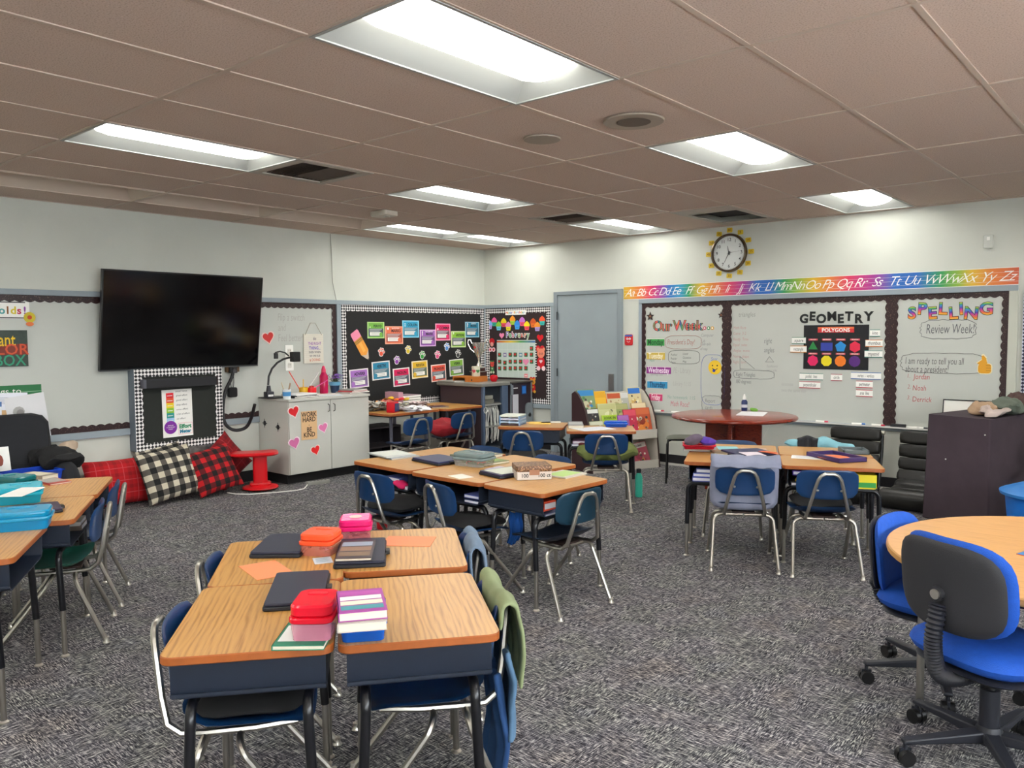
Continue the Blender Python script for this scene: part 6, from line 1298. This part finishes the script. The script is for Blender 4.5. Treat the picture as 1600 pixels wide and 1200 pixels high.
mb = MB(); mb.tube([(.0, .05, .1), (0, .08, .09), (0, .085, .06), (0, .08, .035), (0, .05, .03)], .006, mat('#d0cdb8', .35), 6); mb.build('handle', o)
mb = MB()
for a, c in ((-20, '#3c7a3c'), (-75, '#b83c4c')): mb.prism(heart(.05), 0, .002, mat(c, .5), M=T(rz=rad(a)) @ T(.0525, 0, .065, rz=rad(90), rx=0) @ Matrix.Rotation(rad(90), 4, 'X'))
mb.build('hearts_print', o)
o = thing('apple_ornament', 'shiny red apple ornament on the grey cart', 'ornament', T(.72, -.62, .911)); mb = MB(); mb.lathe([(.001, .004), (.03, .0), (.048, .03), (.052, .055), (.042, .078), (.02, .084), (.002, .074)], mat('#b80c1c', .2), 20); mb.build('fruit', o); mb = MB(); mb.tube([(0, 0, .074), (.006, 0, .10)], .003, mat('#3c2414', .6), 5); mb.build('stalk', o)
stack([(.3, .34, .012, '#8c8a84', 'flat grey tray at the back of the grey cart', 'folder')], .27, -.84, .911)
for i, (x, y, w_, d, h, c, lab) in enumerate(((.70, -1.14, .14, .16, .10, '#4c6c54', 'green cloth bundle on the floor before the cart'), (1.02, -.90, .12, .12, .09, '#1c1418', 'dark bundle on the floor beside the cart'))): blob('bundle', lab, 'cloth', T(x, y, 0), w_, d, h, c, seed=70+i)
# ---------------------------------------------------------------- display bookshelf
BS = T(2.485, -1.053, 0, rz=rad(68)); LN = .92; WSH = mat('#c9c5ba', .5)
sh = thing('bookshelf', 'white display bookshelf with brown edged curved ends by the door', 'bookshelf', BS)
prof = [(.36, 0), (.36, .84), (.30, .87), (.24, .845), (.16, .77), (.09, .665), (.04, .55), (.01, .42), (-.02, .2), (-.045, 0)]
def endp(x, inner, outer):
    mb = MB(); n = len(prof); t_ = .022
    vs = [(x, y, z) for y, z in prof]+[(x+t_, y, z) for y, z in prof]; mb.add(vs, [tuple(range(n))], outer); mb.add(vs, [tuple(range(n, 2*n))[::-1]], inner); mb.add(vs, [(i, (i+1) % n, n+(i+1) % n, n+i) for i in range(n)], mat('#2c1a18', .5)); mb.build('end_panel', sh, smooth=False)
endp(0, WSH, mat('#331d20', .5)); endp(LN-.022, WSH, WSH)
mb = MB(); mb.box(.022, LN-.022, .34, .355, 0, .84, WSH); mb.build('back_panel', sh, smooth=False)
tiers = [(.03, .40), (.12, .50), (.21, .60)]
mb = MB(); mb.box(.022, LN-.022, -.01, .0, .33, .43, WSH); mb.box(.022, LN-.022, 0, .34, .33, .345, WSH); mb.box(.022, LN-.022, -.03, .34, .03, .045, WSH); mb.box(.022, LN-.022, -.04, -.03, .0, .09, WSH); mb.build('lower_shelf', sh, smooth=False)
for y, z in tiers: mb = MB(); mb.box(.022, LN-.022, y-.02, y+.07, z-.03, z-.018, WSH); mb.box(.022, LN-.022, y-.025, y-.018, z-.03, z+.01, WSH); mb.build('display_ledge', sh, smooth=False)
def dbook(x, tier, w_, h, cols, lab, lean=16, title='', tc='#f0eee8', dz=0, rot=0):
    y, z = tiers[tier] if tier >= 0 else (0.02, .065); o = thing('picture_book', lab, 'book', BS @ T(x, y+.002+.006*(dbook.k % 3), z-.014+dz, rx=rad(90-lean)) @ Matrix.Rotation(rad(rot), 4, 'Z'), 'books on the display bookshelf'); dbook.k += 1
    mb = MB(); mb.box(-w_/2, w_/2, 0, h, -.012, 0, mat(cols[0], .4)); mb.build('cover', o, smooth=False)
    mb = MB(); r = random.Random(dbook.k*3); n = len(cols)-1
    for i, c in enumerate(cols[1:]):
        if i == 0: mb.rect(-w_*.46, w_*.46, h*.74, h*.97, .0006, mat(c, .45))
        else:
            cxx, cy = r.uniform(-w_*.18, w_*.18), h*(.15+.5*(i-1)/max(1, n-1)); mb.flat(ngon(w_*r.uniform(.18, .3), 9, r.random(), cxx, cy), .0008+.0004*i, mat(c, .45))
            for q in range(5): mb.flat(ngon(w_*r.uniform(.04, .1), 6, r.random(), r.uniform(-w_*.32, w_*.32), h*r.uniform(.1, .66)), .0024+.0003*q, mat(cols[r.randrange(1, n+1)] if q % 2 else ('#e0dcc8', '#3c3434', '#a08060')[q//2], .45))
    if title: mb.text(title, h*.16, 0, h*.85, .003, mat(tc, .5), off=.02, sx=min(1, w_/(h*.16*.62*len(title))*.9))
    mb.build('cover_art', o, smooth=False)
dbook.k = 0
dbook(.13, 2, .22, .28, ('#7d9468', '#2f7fb8', '#4c7a48', '#c8c4a0'), 'tall book with blue band and green leaves at the top left of the display', dz=.03)
dbook(.33, 2, .18, .25, ('#d8641c', '#e8882c', '#c84818', '#b8401c'), 'bright orange book in the top row', title='')
dbook(.29, 2, .20, .28, ('#e0b030', '#d8a020'), 'yellow book peeping behind the orange one', lean=12)
dbook(.50, 2, .19, .26, ('#c8bf98', '#b8502c', '#d8d0a8', '#a8a070'), 'cream book with red-brown band in the top row')
dbook(.66, 2, .16, .26, ('#a8a8a0', '#c8c8c4', '#8c98a8'), 'pale grey book in the top row')
dbook(.79, 2, .18, .28, ('#cfc090', '#2c6cb8', '#e0d8b0', '#c8a860'), 'cream book with blue mountain band at the top right', dz=.03)
dbook(.15, 1, .15, .20, ('#2c2a2c', '#d8d8d0', '#605c58'), 'dark book with white stripes in the middle row')
dbook(.35, 1, .24, .25, ('#c3c490', '#b8b880', '#5c2440', '#d8d8b0'), 'pale green book with a dark plum round in the middle row')
dbook(.55, 1, .17, .24, ('#8c9c60', '#a8a870', '#50603c', '#c8c088'), 'olive illustrated book in the middle row')
dbook(.78, 1, .20, .24, ('#c8b088', '#e0d0a8', '#a06040', '#b04830'), 'tan book with red figures in the middle row')
dbook(.14, 0, .18, .17, ('#a8b088', '#c8c8b0', '#3c5ca8', '#5c7cc0'), 'green-grey book with a blue dome in the front row')
dbook(.33, 0, .20, .23, ('#b8cc50', '#9cc02c', '#e0b0a0', '#e0d8a0', '#6ca0c0'), 'lime book with black title words in the front row', title='LOOK IN', tc='#101010')
dbook(.50, 0, .15, .22, ('#8c4c98', '#a868b0', '#d0a0a8', '#50285c'), 'purple book with a portrait in the front row')
dbook(.60, 0, .17, .28, ('#c02c4c', '#d84c60', '#e8a0a0'), 'crimson book in the front row')
dbook(.76, 0, .24, .29, ('#b8502c', '#c86438', '#e08c3c', '#d87830', '#8c3420'), 'large rust and orange book in the front row')
dbook(.72, -1, .24, .24, ('#a84858', '#c8c0b8', '#c87838', '#8c2c44'), 'pink and brown book leaning in the lower shelf', title='Pocket', dz=-.002, rot=8, tc='#302020')
# ---------------------------------------------------------------- stool, red table
o = thing('stool', 'low black framed stool with grey seat beside the bookshelf', 'stool', T(3.50, -.82, 0, rz=rad(28)))
mb = MB(); mb.pad(.37, .34, .018, lambda x, y: .452-.01*(abs(x)/.18)**3, mat('#5c5e50', .5), p=5, e=8); mb.build('seat', o, ang=60)
for sx in (-1, 1):
    for sy in (-1, 1): mb = MB(); mb.tube([(0, sy*.12, .438), (sx*.13, sy*.12, .438), (sx*.16, sy*.13, .425), (sx*.172, sy*.14, .39), (sx*.18, sy*.16, 0)], .011, BLACK, 8); mb.build('leg', o)
MAH = wood('mahogany', '#5a1a0e', '#7a2814', .22, 2, 12, .3)
rt = thing('round_table', 'round mahogany red table in front of the whiteboard', 'table', loc=(4.10, -.98, 0))
mb = MB(); n_ = 48; mb.lathe([(.001, .69), (.55, .69), (.575, .70), (.58, .71), (.575, .722), (.565, .728), (.001, .728)], MAH, n_); mb.build('tabletop', rt)
for a in (18, 108): mb = MB(T(rz=rad(a))); mb.box(-.26, .26, -.02, .02, 0, .69, MAH); mb.build('panel_leg', rt, bev=.004)
x, y = FP(1163, 641, .73); o = thing('glue_bottle', 'dark blue and white bottle on the red table', 'bottle', T(x, y, .7285)); mb = MB(); mb.lathe([(.028, 0), (.03, .005), (.03, .09), (.016, .11)], mat('#1c2c5c', .35), 16); mb.build('body', o); mb = MB(); mb.lathe([(.018, .108), (.016, .135), (.006, .165), (.002, .166)], PAPER, 12); mb.build('cap', o); mb = MB(); mb.lathe([(.0302, .03), (.0302, .06)], mat('#c8c8d0', .5), 16); mb.build('wrapper', o)
paper((1150, 649), (1192, 650.5), (1142, 643), '#e2e2e4', 'white papers on the red table', z=.7285, name='paper_pile', h=.006)
x, y = FP(1170, 644, .73); blob('green_thing', 'small green bag at the back of the red table', 'bag', T(x, y+.12, .7285), .08, .06, .05, '#6ca03c', seed=80)
# ---------------------------------------------------------------- black floor chairs
LEA = mat('#141310', .38, bump=.25, bs=50)
def floor_chair(x0, wd, label, ribs):
    o = thing('floor_chair', label, 'chair', T(x0+wd/2, 0, 0)); path = [(-.33, .615), (-.345, .50), (-.36, .38), (-.38, .27), (-.43, .17), (-.52, .115), (-.66, .10), (-.80, .11)]
    for i in range(len(path)-1):
        (y0, z0), (y1, z1) = path[i], path[i+1]; L = math.hypot(y1-y0, z1-z0); a = math.atan2(z0-z1, -(y1-y0)) ; ym, zm = (y0+y1)/2, (z0+z1)/2
        M = T(0, ym, zm) @ Matrix.Rotation(math.atan2(z0-z1, y0-y1), 4, 'X'); mb = MB(M); mb.pad(wd, L*1.0, .055 if i < 4 else .10, lambda x, y: 0, LEA, p=12, e=9, seg=40); mb.build('cushion_segment', o, ang=70)
    mb = MB(T(0, -.86, .09, ry=rad(90))); mb.lathe([(.001, -wd/2), (.07, -wd/2), (.085, -wd/2+.015), (.085, wd/2-.015), (.07, wd/2), (.001, wd/2)], LEA, 20); mb.build('front_roll', o)
    mb = MB(); mb.tube([(s_*1.0*(wd/2-.01), y-.0, z) for s_, (y, z) in [(1, (-.27, .58)), (1, (-.28, .40)), (1, (-.34, .12)), (1, (-.40, .02))]], .014, BLACK, 8); mb.build('back_rail', o)
    mb = MB(); mb.cyl((wd/2-.02, -.30, .575), (wd/2+.02, -.30, .575), .02, GLIDE, n=12); mb.build('hinge_cap', o)
    return o
floor_chair(RW(1300, 657, .30)[0], .46, 'black ribbed floor chair left against the whiteboard rail', 7); floor_chair(RW(1408, 663, .30)[0], .46, 'black ribbed floor chair half hidden by the black box', 7)
# ---------------------------------------------------------------- covered box, bin, bags
bb = thing('covered_box', 'tall box covered in dark brown-black cloth at the right', 'box', T(5.795, -1.06, 0, rz=rad(-15.5))); CLO = mat('#3c3037', .9, var=.1, vs=8, bump=.4, bs=180)
mb = MB(); w0, w1, d0, hh = .475, .50, .72, .845
vs = [(-.03, 0, 0), (w1-.02, .01, 0), (w1-.02, d0, 0), (-.03, d0, 0), (0, 0, hh), (w0, 0, hh-.006), (w0, d0, hh+.01), (0, d0, hh)]
mb.add(vs, [(0, 1, 5, 4), (1, 2, 6, 5), (2, 3, 7, 6), (3, 0, 4, 7), (0, 3, 2, 1)], CLO); mb.build('cover', bb, bev=.012); mb = MB(); mb.add([(0.005, .005, hh-.004), (w0-.005, .005, hh-.008), (w0-.005, d0-.005, hh+.006), (.005, d0-.005, hh-.002)], [(0, 1, 2, 3)], CLO); mb.build('top', bb, smooth=False)
mb = MB()
for x, z in ((.15, .5), (.44, .72)): mb.cyl((x, -.004, z), (x, .0, z), .005, PAPER, n=8)
mb.build('tack', bb)
BM = T(5.795, -1.06, 0, rz=rad(-15.5))
for i, (x, y, w_, d, h, c, lab) in enumerate(((.30, .30, .22, .26, .09, '#a88c70', 'tan paper bag on the covered box'), (.40, .20, .20, .22, .06, '#b8a8a0', 'pinkish translucent bag on the front of the covered box'), (.40, .42, .2, .28, .13, '#5c6458', 'greenish grey bag on the covered box'), (.42, .60, .16, .2, .17, '#4c3834', 'brown bag at the back of the covered box'))): blob('bag', lab, 'bag', BM @ T(x, y, .85), w_, d, h, c, seed=90+i, wr=.01, amp=.045)
o = thing('lidded_bin', 'bright blue round bin with overhanging lid at the right edge', 'bin', T(6.72, -1.72, 0)); BB = mat('#0f63b8', .35)
mb = MB(); mb.lathe([(.22, 0), (.235, .01), (.275, .40), (.27, .41), (.001, .40)], BB, 36); mb.build('body', o)
mb = MB(); mb.lathe([(.27, .40), (.305, .405), (.31, .425), (.29, .435), (.20, .47), (.08, .485), (.001, .487)], mat('#2f78c0', .35), 36); mb.build('lid', o)
o = thing('side_table', 'small dark table holding the navy bag at the right edge', 'table', T(6.72, -.85, 0)); mb = MB(); mb.box(-.2, .3, -.2, .2, .42, .45, mat('#14110f', .5)); mb.build('top', o, bev=.004)
for sx in (-.18, .28):
    for sy in (-.18, .18): mb = MB(); mb.box(sx-.015, sx+.015, sy-.015, sy+.015, 0, .42, mat('#14110f', .5)); mb.build('leg', o, smooth=False)
NAV = speck('navy_floral', '#0c1430', '#060a1c', '#6c8cd0', 22, .58)
o = blob('bag', 'navy bag with pale blue flowers at the right edge', 'bag', T(6.66, -.85, .451), .40, .22, .26, '#101830', m=NAV, seed=99)
# ---------------------------------------------------------------- round oak table and task chairs
OAK2 = wood('oak_table_top', '#c08c50', '#d09d60', .3, 1, 14)
ot = thing('round_table', 'round light oak table at the right edge of the view', 'table', loc=(7.17, -4.455, 0))
mb = MB(); mb.lathe([(.001, .632), (.70, .632), (.708, .636), (.71, .645), (.708, .656), (.702, .66)], mat('#b98a50', .4), 64); mb.flat(ngon(.703, 64), .6602, OAK2); mb.build('tabletop', ot)
mb = MB(); mb.lathe([(.62, .60), (.62, .632)], mat('#1a1c24', .5), 40); mb.build('apron', ot)
for i in range(4):
    a = rad(205+90*i); x, y = .585*math.cos(a), .585*math.sin(a); mb = MB(); mb.cyl((x, y, .44), (x, y, .62), .019, mat('#241c20', .4)); mb.cyl((x, y, .05), (x, y, .46), .014, CHROME); mb.lathe([(.022, 0), (.022, .01), (.012, .03), (.012, .06)], GLIDE, 12, c=(x, y)); mb.build('leg', ot)
o, W, D = quad((1588, 866), (1625, 874), (1558, 861), .6605, 'leaflet', 'red and blue leaflet on the round oak table', 'paper', dp=.24, wd=.2); mb = MB(); mb.box(-W/2, W/2, -D/2, D/2, 0, .002, mat('#c8302c', .5)); mb.build('sheet', o, smooth=False); mb = MB(); mb.rect(-W/2, W/2, -D/2, -D*.12, .0025, mat('#2f78b8', .5)); mb.build('print', o, smooth=False)
BLUE = mat('#0a4cae', .8, var=.08, vs=40, bump=.5, bs=300); SHELLB = mat('#26262a', .55, bump=.3, bs=300); PL = mat('#1c1e26', .45)
def task_chair(label, x, y, rz, zs, arm0, zb):
    o = thing('task_chair', label, 'chair', T(x, y, 0, rz=rad(rz)), 'blue task chairs at the oak table')
    mb = MB(); mb.pad(.45, .44, .105, lambda x, y: zs+.012-.02*(max(0, y-.1)/.1)**2, BLUE, p=3.4, e=4, seg=44); mb.build('seat', o, ang=60)
    mb = MB(); mb.pad(.41, .40, .03, lambda x, y: zs-.042, PL, p=3.6, e=6, seg=32); mb.build('seat_pan', o, ang=60)
    R_ = T(0, -.225, zb, rx=rad(96)); cv = lambda x, y: -.045*(abs(x)/.2)**2+.01
    mb = MB(R_); mb.pad(.425, .325, .055, lambda x, y: cv(x, y)-.022, BLUE, p=3.4, e=3, seg=44); b_ = mb.build('backrest', o, ang=60)
    mb = MB(R_); mb.pad(.405, .31, .03, lambda x, y: cv(x, y)+.012, SHELLB, p=3.4, e=5, seg=44); mb.build('back_shell', b_, ang=60)
    mb = MB(R_); mb.cyl((-.0, -.02, .03), (0, -.02, .05), .026, SHELLB); mb.cyl((0, -.02, .05), (0, -.02, .056), .017, GLIDE); mb.build('bolt_cap', b_)
    P = [(0, -.255, zb-.06), (0, -.275, zb-.16), (0, -.272, zs+.02), (0, -.245, zs-.045), (0, -.17, zs-.075), (0, -.06, zs-.07)]
    S = []
    for i in range(len(P)-1):
        for k in range(14):
            t_ = k/14; q = [Vector(P[max(0, min(len(P)-1, i+j))]) for j in (-1, 0, 1, 2)]; S.append(.5*(2*q[1]+(q[2]-q[0])*t_+(2*q[0]-5*q[1]+4*q[2]-q[3])*t_*t_+(3*q[1]-q[0]-3*q[2]+q[3])*t_**3))
    mb = MB(); mb.tube([Vector((p.x, p.y, p.z)) for p in S], [.030 if i % 2 else .024 for i in range(len(S))], PL, 12); mb.build('ribbed_spine', o)
    mb = MB(); mb.cyl((0, 0, .12), (0, 0, .26), .032, PL); mb.cyl((0, 0, .25), (0, 0, zs-.05), .018, BLACK); mb.box(-.08, .08, -.1, .08, zs-.075, zs-.04, PL); mb.build('column', o)
    mb = MB(); mb.lathe([(.045, .07), (.05, .10), (.035, .13)], PL, 16); mb.build('hub', o)
    for i in range(5):
        a = rad(arm0+72*i); mb = MB(T(rz=a)); pr = [(.03, -.026), (.31, -.017), (.31, .017), (.03, .026)]
        mb.add([(x, y, .075-.0*x) for x, y in pr]+[(x, y, .115 if x < .1 else .092) for x, y in pr], [(3, 2, 1, 0), (4, 5, 6, 7), (0, 1, 5, 4), (1, 2, 6, 5), (2, 3, 7, 6), (3, 0, 4, 7)], PL); arm = mb.build('base_arm', o, bev=.006)
        mb = MB(T(rz=a)); mb.cyl((.30, -.024, .028), (.30, -.004, .028), .027, BLACK); mb.cyl((.30, .004, .028), (.30, .024, .028), .027, BLACK); mb.cyl((.30, 0, .03), (.30, 0, .08), .008, PL); mb.box(.28, .32, -.005, .005, .03, .06, PL); mb.build('caster', arm)
    return o
tx, ty = FP(1545, 1150, .09)
task_chair('blue task chair with black back shell turned to the viewer', tx, ty, -28, .40, 108, .655)
task_chair('blue task chair on the far left side of the oak table', 6.63, -4.36, -99, .36, 100, .535)
